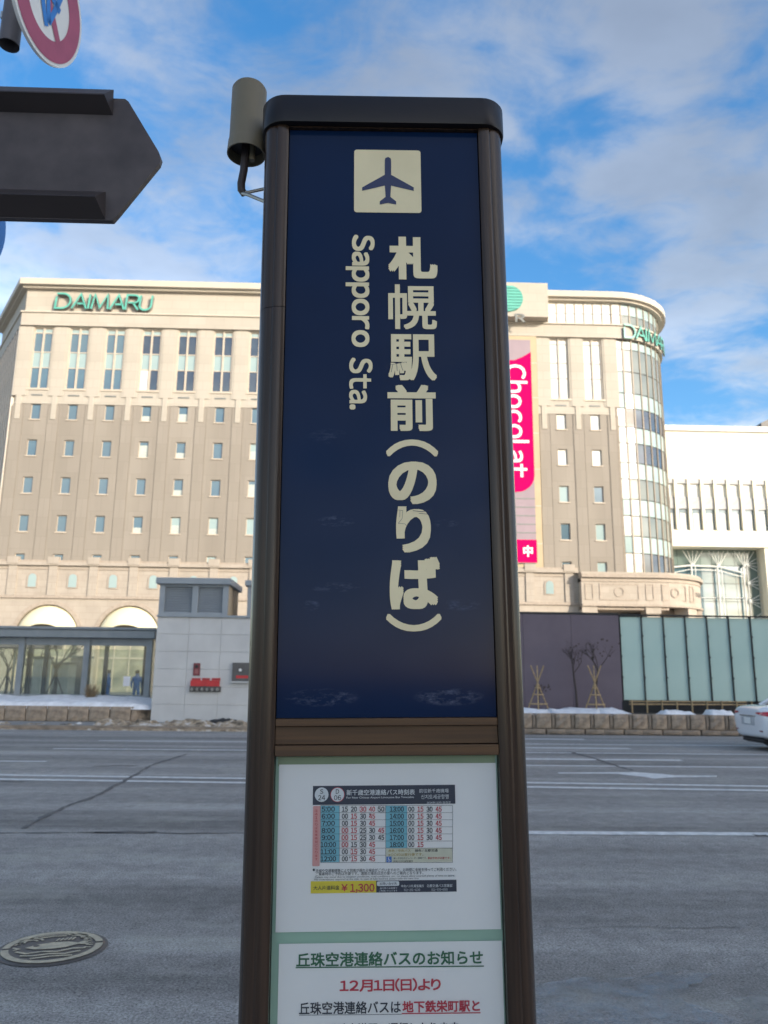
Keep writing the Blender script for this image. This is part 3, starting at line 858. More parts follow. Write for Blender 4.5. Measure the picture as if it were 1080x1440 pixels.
# ------------------------------------------------------------------ podium
holes = []
def arch_wall(mb, xc, half, r, zs, z_top, Y, n=18):
    """one bay with a round-headed opening"""
    A = [(xc + r * math.cos(PI - PI * i / n), zs + r * math.sin(PI * i / n)) for i in range(n + 1)]
    vs = [(a, Y, b) for a, b in A] + [(a, Y, z_top) for a, b in A] + [(a, Y + 1.2, b) for a, b in A]; m = n + 1
    fs = []
    for i in range(n): fs += [(i, i + 1, i + 1 + m, i + m), (i, i + 2 * m, i + 1 + 2 * m, i + 1)]
    mb.add(vs, fs)
    for s in (-1, 1):
        xa, xb = (xc - half, xc - r) if s < 0 else (xc + r, xc + half)
        mb.add([(xa, Y, .12), (xb, Y, .12), (xb, Y, z_top), (xa, Y, z_top)], [(0, 1, 2, 3)])
        xr = xc + s * r
        mb.add([(xr, Y, .12), (xr, Y + 1.2, .12), (xr, Y + 1.2, zs), (xr, Y, zs)], [(0, 1, 2, 3)])
    return mb
bays = [-30.25 + 7.78 * k for k in range(-1, 6)]
XPR = 21.3                       # flat arcade ends, the bowed porch begins
ZS, ZSTR = 5.25, 9.05
aw = MB()
for xc in bays: arch_wall(aw, xc, 3.89, 3.05, ZS, ZSTR, PY)
aw.build('arcade_wall', M_PODIUM, ds)
xs_end = bays[-1] + 3.89
MB().add([(xs_end, PY, .12), (XPR, PY, .12), (XPR, PY, ZSTR), (xs_end, PY, ZSTR)], [(0, 1, 2, 3)]).build('arcade_wall', M_PODIUM, ds)
X0P = bays[0] - 3.89
swx = [-32.1 + P0 * k for k in range(-2, 14)]
wall_holes(MB(), X0P, XPR, ZSTR, 12.1, [(x - .42, x + .42, 9.95, 11.05) for x in swx if x + .5 < XPR], PY, .4).build('podium_wall', M_PODIUM, ds)
MB().box(X0P, XPR, PY + .45, DY + .2, 9.1, 12.0).build('podium_core', M_DARKIN, ds)
MB().box(X0P, XPR, PY - .30, DY - .01, 12.1, 12.42).build('podium_cornice', M_PODIUM, ds)
MB().box(X0P, XPR, PY - .18, PY + .3, 12.42, 12.62).build('podium_coping', M_PODTRIM, ds)
MB().box(X0P, XPR, PY - .16, PY - .002, ZSTR - .14, ZSTR + .12).build('podium_string', M_PODTRIM, ds)
MB().box(X0P, XPR, PY - .08, PY - .002, 11.72, 11.84).build('podium_string', M_PODTRIM, ds)
fr = MB(); fr.prism_y([(-.55, 0), (.55, 0), (.55, 1.0)] + arc(0, 1.0, .55, 0, 180, 10)[1:-1] + [(-.55, 1.0)], -.07, -.004)
fr_me = fr.mesh('arched_window', M_PODTRIM)
pa = MB(); pa.prism_y([(-.38, .1), (.38, .1), (.38, 1.0)] + arc(0, 1.0, .38, 0, 180, 10)[1:-1] + [(-.38, 1.0)], -.10, -.072)
pa_me = pa.mesh('pane', M_GLS)
for x in swx:
    if x + .6 < XPR:
        w = inst('arched_window', fr_me, (x, PY, 9.9), ds); inst0('pane', pa_me, w)
pier = MB().box(-.42, .42, -.14, 0, 0, 3.05).box(-.55, .55, -.36, .1, 3.05, 3.75).mesh('pier_block', M_PODIUM)
for x in swx:
    if x + P0 / 2 + .6 < XPR: inst('pier_block', pier, (x + P0 / 2, PY - .003, ZSTR + .13), ds)
# cushion-shaped awnings over the arches, dark shopfronts below
am = MB(); n, m = 16, 6; vs, fs = [], []
for j in range(m + 1):
    ph = PI / 2 * j / m
    for i in range(n + 1):
        th = PI * i / n
        r = 2.98
        vs.append((-r * math.cos(th) * math.cos(ph * .55) , -1.5 * math.sin(ph) * math.sin(th) ** .6 if True else 0, r * math.sin(th) * (1 - .62 * (j / m))))
for j in range(m):
    for i in range(n): fs.append((j * (n + 1) + i, j * (n + 1) + i + 1, (j + 1) * (n + 1) + i + 1, (j + 1) * (n + 1) + i))
am.add(vs, fs); am_me = am.mesh('awning', M_AWN, smooth=True)
ring = MB()
a1, a2 = arc(0, 0, 3.06, 0, 180, 20), arc(0, 0, 3.42, 0, 180, 20)
ring.add([(a, -.10, b) for a, b in a1] + [(a, -.10, b) for a, b in a2] + [(a, 0, b) for a, b in a2], [(i, i + 1, i + 22, i + 21) for i in range(20)] + [(i + 21, i + 22, i + 43, i + 42) for i in range(20)])
ring_me = ring.mesh('arch_moulding', M_PODTRIM)
sf = MB().box(-3.0, 3.0, 1.0, 1.1, .12, 8.2).mesh('shopfront', mat('shop_glass', (.42, .38, .29), .2, c2=(.20, .20, .16), nscale=.7, coat=.5))
sfm = MB()
for x in (-3, -1.5, 0, 1.5): sfm.box(x - .06, x + .06, .9, 1.0, .12, 6)
sfm.box(-3, 3, .88, .99, 3.2, 3.4); sfm_me = sfm.mesh('shopfront_frame', M_WFRAME)
for xc in bays:
    inst('awning', am_me, (xc, PY + .25, ZS), ds)
    inst('arch_moulding', ring_me, (xc, PY - .003, ZS), ds)
    s_ = inst('shopfront', sf, (xc, PY, 0), ds); inst0('shopfront_frame', sfm_me, s_)
# bowed porch on the right: deep frieze with panels on columns
BX, BR = 28.9, 6.3
def porch(d, z0, z1, name, m, d_in=-1.2):
    def outl(dd):
        pts = [(XPR, PY - 1.2 - dd), (BX, PY - 1.2 - dd)]
        for a in range(10, 151, 10): pts.append((BX + (BR + dd) * math.sin(RAD(a)), PY - 1.2 + BR - (BR + dd) * math.cos(RAD(a))))
        return pts
    a, b = outl(d), outl(d_in); n = len(a); vs = []
    for p in a: vs += [(p[0], p[1], z0), (p[0], p[1], z1)]
    for p in b: vs += [(p[0], p[1], z0), (p[0], p[1], z1)]
    fs = []; o = 2 * n
    for i in range(n - 1):
        fs += [(2 * i, 2 * i + 2, 2 * i + 3, 2 * i + 1), (2 * i + 1, 2 * i + 3, 2 * i + 3 + o, 2 * i + 1 + o), (2 * i, 2 * i + o, 2 * i + 2 + o, 2 * i + 2), (2 * i + o, 2 * i + 1 + o, 2 * i + 3 + o, 2 * i + 2 + o)]
    fs += [(0, 1, 1 + o, o)]
    return MB().add(vs, fs).build(name, m, ds)
porch(0, 8.9, 11.55, 'porch_frieze', M_PODIUM)
porch(.30, 11.55, 11.85, 'porch_cornice', M_PODTRIM)
porch(.12, 11.85, 12.1, 'porch_coping', M_PODIUM)
porch(.14, 8.75, 8.95, 'porch_string', M_PODTRIM)
porch(.08, 11.15, 11.28, 'porch_string', M_PODTRIM)
def frieze_xy(s):     # s metres along the porch front
    if s <= BX - XPR: return XPR + s, PY - 1.2, 0
    a = (s - (BX - XPR)) / BR
    return BX + BR * math.sin(a), PY - 1.2 + BR - BR * math.cos(a), a
fp = MB()
ribbon(fp, [(-1.9, 0), (1.9, 0), (1.9, 1.5), (-1.9, 1.5)], .12, -.05, .05, True); ribbon(fp, arc(0, .75, .45, 0, 340, 17), .12, -.05, .05, True)
fp_me = fp.mesh('frieze_panel', M_PODTRIM)
fq = ribbon(MB(), [(-.36, 0), (.36, 0), (.36, 1.5), (-.36, 1.5)], .1, -.05, .05, True).mesh('frieze_panel', M_PODTRIM)
for s, me in ((.75, fq), (3.7, fp_me), (6.7, fq)):
    x, y, a = frieze_xy(s); inst('frieze_panel', me, (x, y - .004, 9.4), ds, (0, 0, a))
fr2 = MB()
ribbon(fr2, [(-1.35, 0), (1.35, 0), (1.35, 1.5), (-1.35, 1.5)], .11, 0, 0, True); ribbon(fr2, arc(0, .75, .42, 0, 340, 17), .11, 0, 0, True)
def bend_frieze(mb, sc, z):
    v = []
    for x, y, zz in mb.v:
        px_, py_, a = frieze_xy(sc + x); v.append((px_ + .06 * math.sin(a), py_ - .06 * math.cos(a) - .02, z + zz))
    mb.v = v; return mb
bm = bmesh.new()
bend_frieze(fr2, 9.3, 9.4).build('frieze_panel', M_PODTRIM, ds)
bend_frieze(ribbon(MB(), [(-.3, 0), (.3, 0), (.3, 1.5), (-.3, 1.5)], .1, 0, 0, True), 11.6, 9.4).build('frieze_panel', M_PODTRIM, ds)
tt_ = MB(); text_into(tt_, 'DAIMARU', (-.95, 0, .95, .42), 0, .02)
bend_frieze(tt_, 13.4, 10.0).build('porch_lettering', M_DKPLATE, ds)
colm = MB().box(-.62, .62, -.62, .62, .12, 8.1).box(-.75, .75, -.75, .75, 8.1, 8.74).mesh('porch_column', M_PODIUM)
for s in (.75, 7.0, 11.6, 15.5):
    x, y, a = frieze_xy(s); inst('porch_column', colm, (x - math.sin(a) * .75, y + math.cos(a) * .75 + .05, 0), ds, (0, 0, a))
MB().box(XPR + .02, 34.2, PY + 1.5, PY + 1.9, .13, 8.7).build('porch_back_wall', M_PODTRIM, ds)
MB().box(XPR, BX + 1, PY - 1.0, DY + 6, 8.45, 8.7).build('porch_ceiling', M_PODTRIM, ds)
MB().box(25.8, 28.6, PY + 1.3, PY + 1.48, 5.0, 8.3).build('porch_window', M_GLD, ds)
MB().box(31, 33.4, PY + 1.3, PY + 1.48, 4, 7.9).build('porch_window', M_GLD, ds)
# roof terrace slab of the porch
MB().prism_z([(XPR, DY), (XPR, PY - .9), (BX, PY - .9)] + [(BX + (BR - .4) * math.sin(RAD(a)), PY - 1.2 + BR - (BR - .4) * math.cos(RAD(a))) for a in range(10, 91, 10)] + [(BX + BR - .4, DY + 8), (XPR, DY + 8)],
             11.2, 11.5).build('porch_roof', M_PODTRIM, ds)
w3 = MB()
for x in (24.0, 24.95, 25.9): w3.box(x, x + .85, DY - .08, DY - .02, 12.0, 13.6)

# ------------------------------------------------------------------ hanging banner
bn = thing('banner', 'tall pink chocolate banner hanging on the department store beside the pillar', 'banner', (15.8, DY - .55, 12.4))
bx1 = at(749, 590, DY - .55).x; bx0 = 12.6
def zat(py, px=745): return at(px, py, DY - .55).z
MB().box(bx0, bx1, DY - .52, DY - .46, zat(792), zat(478)).build('backing_cloth', M_MAUVE, bn)
b_r = bx1 + .02
edge_top = [(b_r, zat(495)), (b_r - .9, zat(502)), (b_r - 1.8, zat(507)), (bx0, zat(508))]
edge_bot = [(bx0, zat(700))] + [(b_r - 1.9 + 1.9 * math.sin(RAD(a)), zat(668) - (zat(668) - zat(692)) * math.cos(RAD(a))) for a in range(0, 91, 15)]
MB().prism_y(edge_top + edge_bot, DY - .56, DY - .53).build('pink_field', M_PINK, bn)
MB().box(bx0, b_r + .02, DY - .56, DY - .53, zat(791), zat(759)).build('pink_footer', M_PINK, bn)
for k in range(5): MB().box(bx0, b_r, DY - .545, DY - .525, zat(702 + k * 12), zat(702 + k * 12) + .12).build('mauve_line', M_GREYSIDE, bn)
tb = MB(); text_into(tb, 'Chocolat', (at(722, 590, DY).x - .9, zat(672), at(741.5, 590, DY).x, zat(513)), DY - .585, .012, -1)
tb.build('banner_lettering', M_WHITE, bn)
tb = MB(); text_into(tb, '中', (at(734, 772, DY).x, zat(783), at(747.5, 772, DY).x, zat(767)), DY - .585, .04)
tb.build('banner_lettering', M_WHITE, bn)

# ================================================================== STATION BUILDING on the right
SY = 95.0
st = thing('station_building', 'ivory station building with tall fins and a wide glazed atrium below', 'building', (50, SY, .12))
SX0, SX1 = 36.0, 72.0
MB().box(SX0, SX1, SY + 2.2, SY + 25, .13, 33.0).build('inner_core', M_DARKIN, st)
MB().box(SX0, SX1, SY, SY + 2.4, 26.85, 33.2).build('upper_wall', M_STN, st)
MB().box(SX0, SX1, SY - .35, SY + 3, 33.2, 33.85).build('parapet', M_WHITE, st)
MB().box(SX0, SX1, SY, SY + 2.4, 18.5, 20.25).build('beam', M_STN, st)
MB().box(SX0, SX1, SY - .25, SY + 2.4, 18.15, 18.5).build('beam_lip', M_STN, st)
fin = MB().box(-.17, .17, -.15, .50, 0, 6.6).mesh('fin', M_STN)
spn = MB().box(.17, 1.51, .10, .45, 2.75, 4.25).mesh('spandrel', M_STNG)
hed = MB().box(.17, 1.51, .02, .30, 6.0, 6.6).mesh('head_panel', M_STNG)
g1 = MB().box(.17, 1.51, .32, .38, 4.25, 6.0).mesh('pane', M_GLW)
g2 = MB().box(.17, 1.51, .32, .38, .0, 2.75).mesh('pane', M_GLB)
nF = 20
cur = MB().box(.55, 1.25, .305, .318, .05, 2.2).mesh('curtain', M_GLW)
for k in range(nF):
    x = 37.6 + k * 1.68
    inst('fin', fin, (x, SY, 20.25), st); inst('spandrel', spn, (x, SY, 20.25), st); inst('head_panel', hed, (x, SY, 20.25), st)
    inst('window_pane', g1, (x, SY, 20.25), st); w2 = inst('window_pane', g2, (x, SY, 20.25), st); inst0('curtain', cur, w2)
xa0, xa1 = 38.3, 50.0
MB().box(SX0, xa0, SY, SY + 3, .13, 18.15).build('pier', M_STN, st)
MB().box(xa1, SX1, SY, SY + 3, .13, 18.15).build('pier', M_STN, st)
gl = MB().box(0, 1.42, 0, .05, 0, 2.2).mesh('atrium_pane', M_ATR)
glg = MB().box(0, 1.42, 0, .05, 0, 2.2).mesh('atrium_pane', M_ATRG)
for i in range(8):
    for j in range(8):
        inst('atrium_pane', glg if j == 7 or i == 7 else gl, (xa0 + .04 + i * 1.46, SY + 2.1, .3 + j * 2.26), st)
def truss(pts, r): MB().tube(pts, r, 6).build('truss_tube', M_TRUSS, st)
TY = SY + 1.6
for x in (41.3, 44.6, 47.9):
    truss([(x, TY, .13), (x, TY, 16.0)], .11); truss([(x + .5, TY, .13), (x + .5, TY, 16.0)], .06)
    for dx in (-1.2, -.6, .05, .7, 1.3): truss([(x + .2, TY, 15.9), (x + .25 + dx, TY, 17.9)], .045)
for k in range(5):
    z = 7 + k * 2.3
    for dz in (-.9, -.3, .3, .9): truss([(48.3, TY, z), (49.9, TY, z + dz)], .045)
truss([(xa0, TY, 15.7), (41, TY, 16.0), (45, TY, 15.9), (48, TY, 15.1)], .12)
truss([(xa0, TY, 14.9), (41, TY, 15.5), (45, TY, 15.4), (48, TY, 14.6)], .06)
for z in (4, 8, 12): truss([(xa0, TY + .2, z), (48.5, TY + .2, z)], .05)
# dark pitched roof of the block beyond
rf = at(1066, 600, 112); MB().prism_y([(rf.x, rf.z - 2), (rf.x + 24, rf.z - 2), (rf.x + 24, rf.z + 12), (rf.x, rf.z + .3)], 111, 125).build('far_roof', M_DKPLATE, st)

# ================================================================== FAR SIDE OF THE ROAD, RIGHT
def stone_mesh(w, h, d, m, seed, rough=.022):
    """rock-faced block: front towards -y, origin at its lower left front"""
    rnd = random.Random(seed); g = .012; n = 4; vs, fs = [], []
    for j in range(n + 1):
        for i in range(n + 1):
            e = (i in (0, n)) or (j in (0, n))
            y = .02 if e else -rnd.random() * rough * 2
            vs.append((g + (w - 2 * g) * i / n, y, g + (h - 2 * g) * j / n))
    for j in range(n):
        for i in range(n): fs.append((j * (n + 1) + i, j * (n + 1) + i + 1, (j + 1) * (n + 1) + i + 1, (j + 1) * (n + 1) + i))
    mb = MB().add(vs, fs)
    mb.add([(g, .02, g), (w - g, .02, g), (w - g, .02, h - g), (g, .02, h - g), (g, d, g), (w - g, d, g), (w - g, d, h - g), (g, d, h - g)],
           [(0, 4, 5, 1), (1, 5, 6, 2), (2, 6, 7, 3), (3, 7, 4, 0)])
    return mb.mesh('stone', m)
def heightfield(name, x0, x1, y0, y1, nx, ny, hf, m, label, cat='snow', z0=0.0):
    vs, fs = [], []
    for j in range(ny + 1):
        for i in range(nx + 1):
            x = x0 + (x1 - x0) * i / nx; y = y0 + (y1 - y0) * j / ny
            vs.append((x, y, z0 + hf(x, y, i / nx, j / ny)))
    for j in range(ny):
        for i in range(nx): fs.append((j * (nx + 1) + i, j * (nx + 1) + i + 1, (j + 1) * (nx + 1) + i + 1, (j + 1) * (nx + 1) + i))
    o = MB().add(vs, fs).build(name, m, None, True)
    return tag(o, label, cat, kind='stuff')
def fb(x, y, s, o=0): return noise.fractal((x * s + o, y * s, o * 1.7), 1.0, 2.0, 4)

pr = thing('stone_planter', 'long low planter of rough brown stone blocks along the far kerb on the right', 'planter', (10, 24.65, 0))
lo = [stone_mesh(.60, .17, .35, M_STONE2, 30 + k, .012) for k in range(3)]
hi = [stone_mesh(.47, .46, .3, M_STONE, 40 + k, .03) for k in range(4)]
na = stone_mesh(.13, .46, .3, M_STONE2, 50, .008)
for k in range(26):
    x = 2.4 + k * .60
    inst('stone', lo[k % 3], (x + (.3 if k % 2 else .28), 24.64 + (k * 37 % 5) * .003, -.002), pr)
    inst('stone', hi[k * 7 % 4], (x, 24.70, .17), pr)
    inst('stone', na, (x + .47, 24.735, .17), pr)
MB().box(2.4, 18, 24.95, 27.0, .121, .60).build('soil', M_SOIL, pr)
MB().box(2.4, 18, 24.78, 25.0, .11, .62).build('backing', M_STONE2, pr)
def ht(x, y, a, b):
    e = min(a, 1 - a) * 9; e = min(e, 1); f_ = min(min(b, 1 - b) * 5, 1)
    gap = fb(x, y * .4, .9, 3)
    return -.06 + (.14 + .10 * fb(x, y, 1.1)) * e * f_ * (1 if gap > -.28 else .2)
heightfield('snow', 3.0, 8.75, 24.74, 26.7, 70, 16, lambda x, y, a, b: ht(x, y, a, b), M_SNOW, 'thin clean snow on the stone planter in front of the plum wall', z0=.64)
for (a_, b_, nm) in ((9.35, 10.55, 'small snow patch on the planter nearest the plum wall corner'), (10.85, 11.75, 'middle snow patch on the planter before the teal glass screen'), (12.0, 12.9, 'snow patch on the planter just behind the white car')):
    heightfield('snow', a_, b_, 24.76, 25.6, 18, 8, lambda x, y, a, b: -.05 + .20 * min(min(a, 1 - a) * 6, 1) * min(min(b, 1 - b) * 4, 1) * (.8 + .5 * fb(x, y, 2)), M_SNOW, nm, z0=.63)

WY = 27.0
pw = thing('plum_wall', 'tall dark plum solid wall behind the stone planter', 'wall', (6, WY, .12))
px1 = at(873, 930, WY).x
pnw = (px1 - 2.2) / 4
for k in range(4):
    MB().bbox(2.2 + k * pnw + .004, 2.2 + (k + 1) * pnw - .004, WY, WY + .3, .125, 3.86, .004).build('wall_panel', M_PLUM, pw)
MB().box(2.2, px1, WY - .02, WY + .32, 3.862, 3.93).build('coping', M_MULL, pw)
gs = thing('glass_screen', 'long frosted teal glass screen with black mullions behind the planter', 'glass screen', (12, WY, .12))
pitch = at(970, 930, WY).x - at(939, 930, WY).x
gx = px1 + .03
gp = MB().box(.018, pitch - .018, .06, .09, 1.0, 3.80).mesh('glass_pane', M_TEAL)
gm = MB().box(-.018, .018, .0, .14, .95, 3.84)
for z in (1.75, 2.45, 3.15): gm.box(-.03, .03, -.03, 0, z - .03, z + .03)
gm_me = gm.mesh('mullion', M_MULL)
for k in range(12):
    inst('glass_pane', gp, (gx + k * pitch, WY, 0), gs)
    inst('mullion', gm_me, (gx + k * pitch, WY, 0), gs)
MB().box(gx - .05, gx + 12 * pitch, WY - .04, WY + .18, 3.842, 3.885).build('top_rail', M_MULL, gs)
MB().box(gx - .05, gx + 12 * pitch, WY - .02, WY + .18, .125, .95).build('base', M_MULL, gs)
MB().box(gx - .05, gx + 12 * pitch, WY + .5, WY + .6, .125, 3.8).build('backing', mat('backing_grey', (.3, .32, .32), .8), gs)
# low straw-coloured rail before the glass
lr = thing('low_rail', 'low bamboo rail fence at the foot of the teal glass screen', 'rail', (11, 26.3, .6))
for dz in (.02, .11): MB().tube([(at(885, 988, 26.3).x, 26.3, .86 + dz), (at(1050, 990, 26.3).x, 26.3, .88 + dz)], .028, 6).build('rail', M_STRAW, lr)
for k in range(9):
    x = at(888, 988, 26.3).x + k * .5
    MB().tube([(x, 26.26, .58), (x, 26.26, 1.02)], .025, 6).build('post', M_STRAW, lr)
# bare young trees with tripod stakes
def branch(mb, p, d, L, r, lev, rnd):
    q = p + d * L
    mb.tube([p, p.lerp(q, .5) + Vector((rnd.uniform(-.03, .03), rnd.uniform(-.03, .03), 0)), q], [r, r * .8, r * .55], 5, cap=False)
    if lev > 0:
        for k in range(rnd.choice((2, 3))):
            nd = (d + Vector((rnd.uniform(-.8, .8), rnd.uniform(-.6, .6), rnd.uniform(-.1, .5)))).normalized()
            branch(mb, p.lerp(q, rnd.uniform(.55, 1)), nd, L * rnd.uniform(.5, .8), r * .6, lev - 1, rnd)
def young_tree(px, py_top, py_base, Y, label, seed, stakes=True, h_tr=1.6, lean=.1):
    b = at(px, py_base, Y); b.z = .6
    t = thing('young_tree', label, 'tree', tuple(b))
    rnd = random.Random(seed)
    top = at(px, py_top, Y).z
    MB().tube([b, b + Vector((lean * .3, 0, (top - .6) * .3)), b + Vector((lean, 0, (top - .6) * .58))], [.045, .035, .025], 6).build('trunk', M_BARK, t)
    cr = MB(); s = b + Vector((lean, 0, (top - .6) * .56))
    for k in range(4): branch(cr, s, Vector((rnd.uniform(-.6, .6), rnd.uniform(-.4, .4), .9)).normalized(), (top - .6) * .22, .016, 3, rnd)
    lf = 0
    for k in range(14):
        p = Vector((s.x + rnd.gauss(.12, .22), s.y + rnd.gauss(0, .15), s.z + rnd.uniform(.3, .75) * (top - .6) * .6)); e = .035
        cr.add([p + Vector((-e, 0, 0)), p + Vector((0, rnd.uniform(-e, e), e)), p + Vector((e, 0, 0)), p + Vector((0, rnd.uniform(-e, e), -e))], [(0, 1, 2, 3)])
    cr.build('crown', M_BARK, t)
    return b
def stakes(px, py_top, py_base, Y, label):
    b = at(px, py_base, Y); b.z = .6; top = at(px, py_top, Y).z
    t = thing('tree_stakes', label, 'stakes', tuple(b)); H_ = top - .6
    for a in (20, 140, 260):
        c, s = math.cos(RAD(a)), math.sin(RAD(a))
        MB().tube([b + Vector((c * .42, s * .34, 0)), b + Vector((-c * .24, -s * .2, H_))], .022, 6).build('stake', M_STRAW, t)
    for f_ in (.18, .38, .52):
        r = .42 * (1 - f_ * 1.55); n = 12
        MB().tube([b + Vector((math.cos(2 * PI * k / n) * r, math.sin(2 * PI * k / n) * r * .85, H_ * f_)) for k in range(n + 1)], .02, 5).build('lashing', M_STRAW, t)
stakes(757, 936, 996, 25.9, 'straw-coloured tripod of stakes nearest the bus stop pillar')
stakes(838, 936, 998, 25.9, 'straw-coloured tripod of stakes around the leafy young tree')
young_tree(838, 900, 998, 25.95, 'young tree with dark twigs inside the right-hand tripod of stakes', 3, True, lean=.12)
young_tree(812, 905, 998, 26.6, 'thin bare sapling against the plum wall between two tripods', 9, True, lean=-.08)
young_tree(757, 962, 996, 25.95, 'short stubby shrub inside the left-hand tripod of stakes', 12, True, lean=.03)

# ================================================================== FAR SIDE, LEFT
pl_ = thing('stone_planter', 'snow-covered planter of brown stone blocks below the glass shelter on the left', 'planter', (-10, 27, .12))
bl = [stone_mesh(.68, .50, .3, M_STONE, 60 + k, .02) for k in range(4)]
xe = at(184, 1000, 27).x
for k in range(20): inst('stone', bl[k * 5 % 4], (xe - (k + 1) * .69, 27, .12), pl_)
for k in range(2): inst('stone', bl[k], (xe + .03 + k * .36, 27.02 + k * .34, .12), pl_, (0, 0, RAD(42)))
MB().box(-21, xe + .02, 27.12, 30.0, .121, .58).build('soil', M_SOIL, pl_)
def hs(x, y, a, b):
    return -.10 + .20 * min(min(b * 8, (1 - a) * 14), 1) ** .5 + .20 * b + .06 * fb(x, y, .8) * min(b * 6, 1)
heightfield('snow', -20, xe + .62, 27.04, 28.75, 90, 18, hs, M_SNOW, 'smooth white snow lying on the left-hand planter', z0=.62)
def hb(x, y, a, b):
    w = math.sin(PI * b) ** .7
    return w * max(0, .13 + .13 * fb(x, y, 1.6, 2) + .09 * fb(x, y, 5, 7) + (.10 if x > -8.2 else -.06)) * min(min(a, 1 - a) * 20, 1)
heightfield('snow_bank', -22, -2.6, 24.62, 26.5, 240, 30, hb, M_DSNOW, 'dirty brown and white snow bank ploughed along the far kerb', z0=-.01)
far_kerb = structure(MB().box(-30, 2.3, 24.71, 24.93, -.012, .10).build('far_kerb', M_STONE2))
fks = MB().bbox(.006, .814, 24.7, 24.94, -.01, .125, .012).mesh('kerb_stone', M_STONE2)
for k in range(39): inst('kerb_stone', fks, (-30 + k * .82, 0, 0), far_kerb)

# glass shelter you look through
HY = 28.85
sh = thing('glass_shelter', 'low blue-grey framed glass shelter behind the snowy planter', 'shelter', (-11, HY, .12))
ZR0, ZR1 = at(100, 897, HY).z, at(100, 882, HY).z
xR = at(213, 930, HY).x; xL = -24.0
zb = .95
MB().bbox(xL, xR + .12, HY - .28, HY + 3.4, ZR0, ZR1 - .10, .02).build('roof_slab', M_SHELT, sh)
MB().bbox(xL, xR + .16, HY - .34, HY + 3.45, ZR1 - .098, ZR1, .02).build('roof_edge', M_SHELT, sh)
MB().box(xL, xR + .05, HY - .02, HY + .10, .125, zb).build('front_base', M_SHELT, sh)
MB().box(xL, xR + .05, HY + 3.0, HY + 3.1, .125, zb - .3).build('rear_base', M_SHELT, sh)
MB().box(xL, xR, HY + .0, HY + .07, ZR0 - .26, ZR0 - .003).build('header', M_SHELT, sh)
G_SH = glass_mat('shelter_glass', (.86, .90, .88), .06, haze=.06, haze_col=(.45, .5, .52))
posts = [at(p, 930, HY).x for p in (29, 121, 209)]
step = posts[1] - posts[0]
posts = [posts[0] - step * 2, posts[0] - step] + posts
posts[-1] = xR - .10
for i, x in enumerate(posts):
    MB().box(x - .10, x + .10, HY - .06, HY + .10, zb - .4, ZR0 - .003).build('post', M_SHELT, sh)
    if i: 
        MB().box(posts[i - 1] + .10, x - .10, HY + .02, HY + .035, zb, ZR0 - .262).build('glass_pane', G_SH, sh)
    MB().box(x - 1.0, x - .86, HY + 2.95, HY + 3.07, .125, ZR0 - .004).build('rear_post', M_SHELTD, sh)
MB().box(xL, xR, HY + 3.0, HY + 3.015, zb - .29, ZR0 - .3).build('rear_glass', G_SH, sh)
for x in (at(62, 930, HY).x, at(147, 930, HY).x):
    MB().box(x - .07, x + .07, HY + .12, HY + .22, zb - .4, ZR0 - .004).build('inner_post', M_SHELTD, sh)
MB().box(xR - .02, xR + .02, HY + .1, HY + 3.0, zb, ZR0 - .01).build('side_pane', G_SH, sh)
nt_ = at(178, 958, HY - .02)
tag(MB().box(nt_.x - .12, nt_.x + .12, HY - .012, HY - .006, nt_.z - .17, nt_.z + .17).build('paper_notice', M_PAPER), 'small white paper notice taped on the shelter glass', 'notice')
# things standing in the plaza seen through the shelter
def person(x, y, coat, label, seed):
    rnd = random.Random(seed)
    me = bpy.data.meshes.new('person')
    J = [(0, 0, .92), (0, 0, 1.15), (0, 0, 1.40), (0, .0, 1.52), (0, -.02, 1.64), (0, -.01, 1.74),
         (.10, 0, .90), (.11, -.05, .50), (.11, .02, .08), (.11, -.12, .04), (-.10, 0, .90), (-.11, .06, .50), (-.11, .12, .08), (-.11, 0, .04),
         (.19, 0, 1.40), (.25, .02, 1.13), (.22, -.14, .93), (-.19, 0, 1.40), (-.25, .02, 1.13), (-.22, -.12, .92)]
    E_ = [(0, 1), (1, 2), (2, 3), (3, 4), (4, 5), (0, 6), (6, 7), (7, 8), (8, 9), (0, 10), (10, 11), (11, 12), (12, 13), (2, 14), (14, 15), (15, 16), (2, 17), (17, 18), (18, 19)]
    Rr = [.16, .16, .17, .065, .10, .09, .10, .075, .05, .045, .10, .075, .05, .045, .085, .06, .045, .085, .06, .045]
    me.from_pydata(J, E_, [])
    o = bpy.data.objects.new('person', me); COL.objects.link(o)
    md = o.modifiers.new('skin', 'SKIN')
    if not me.skin_vertices: 
        bm_ = bmesh.new(); bm_.from_mesh(me); bm_.verts.layers.skin.verify(); bm_.to_mesh(me); bm_.free()
    for i, r in enumerate(Rr):
        me.skin_vertices[0].data[i].radius = (r, r * .85); me.skin_vertices[0].data[i].use_root = (i == 0)
    o.modifiers.new('sub', 'SUBSURF').levels = 1; o.modifiers['sub'].render_levels = 1
    me.materials.append(coat)
    o.location = (x, y, .12); o.rotation_euler = (0, 0, rnd.uniform(-2, 2))
    hp = MB().lathe([(.0, 1.80), (.06, 1.79), (.10, 1.74), (.11, 1.68), (.09, 1.62)], 0, 0, 10)
    h = bpy.data.objects.new('hair', hp.mesh('hair', M_BARK)); COL.objects.link(h); h.parent = o
    tag(o, label, 'person')
    return o
CO_B = mat('blue_coat', (.05, .14, .40), .8); CO_D = mat('dark_coat', (.03, .03, .035), .8); CO_G = mat('grey_coat', (.16, .17, .18), .8)
for px_, Yp, cc, lb in ((153, 40, CO_B, 'person in a blue coat seen through the shelter glass, left of the notice'),
                        (193, 40, CO_B, 'person in a blue coat seen through the shelter glass, right of the notice')):
    person(at(px_, 950, Yp).x, Yp, cc, lb, int(px_))
M_PL = mat('plaza_unit', (.33, .34, .32), .6)
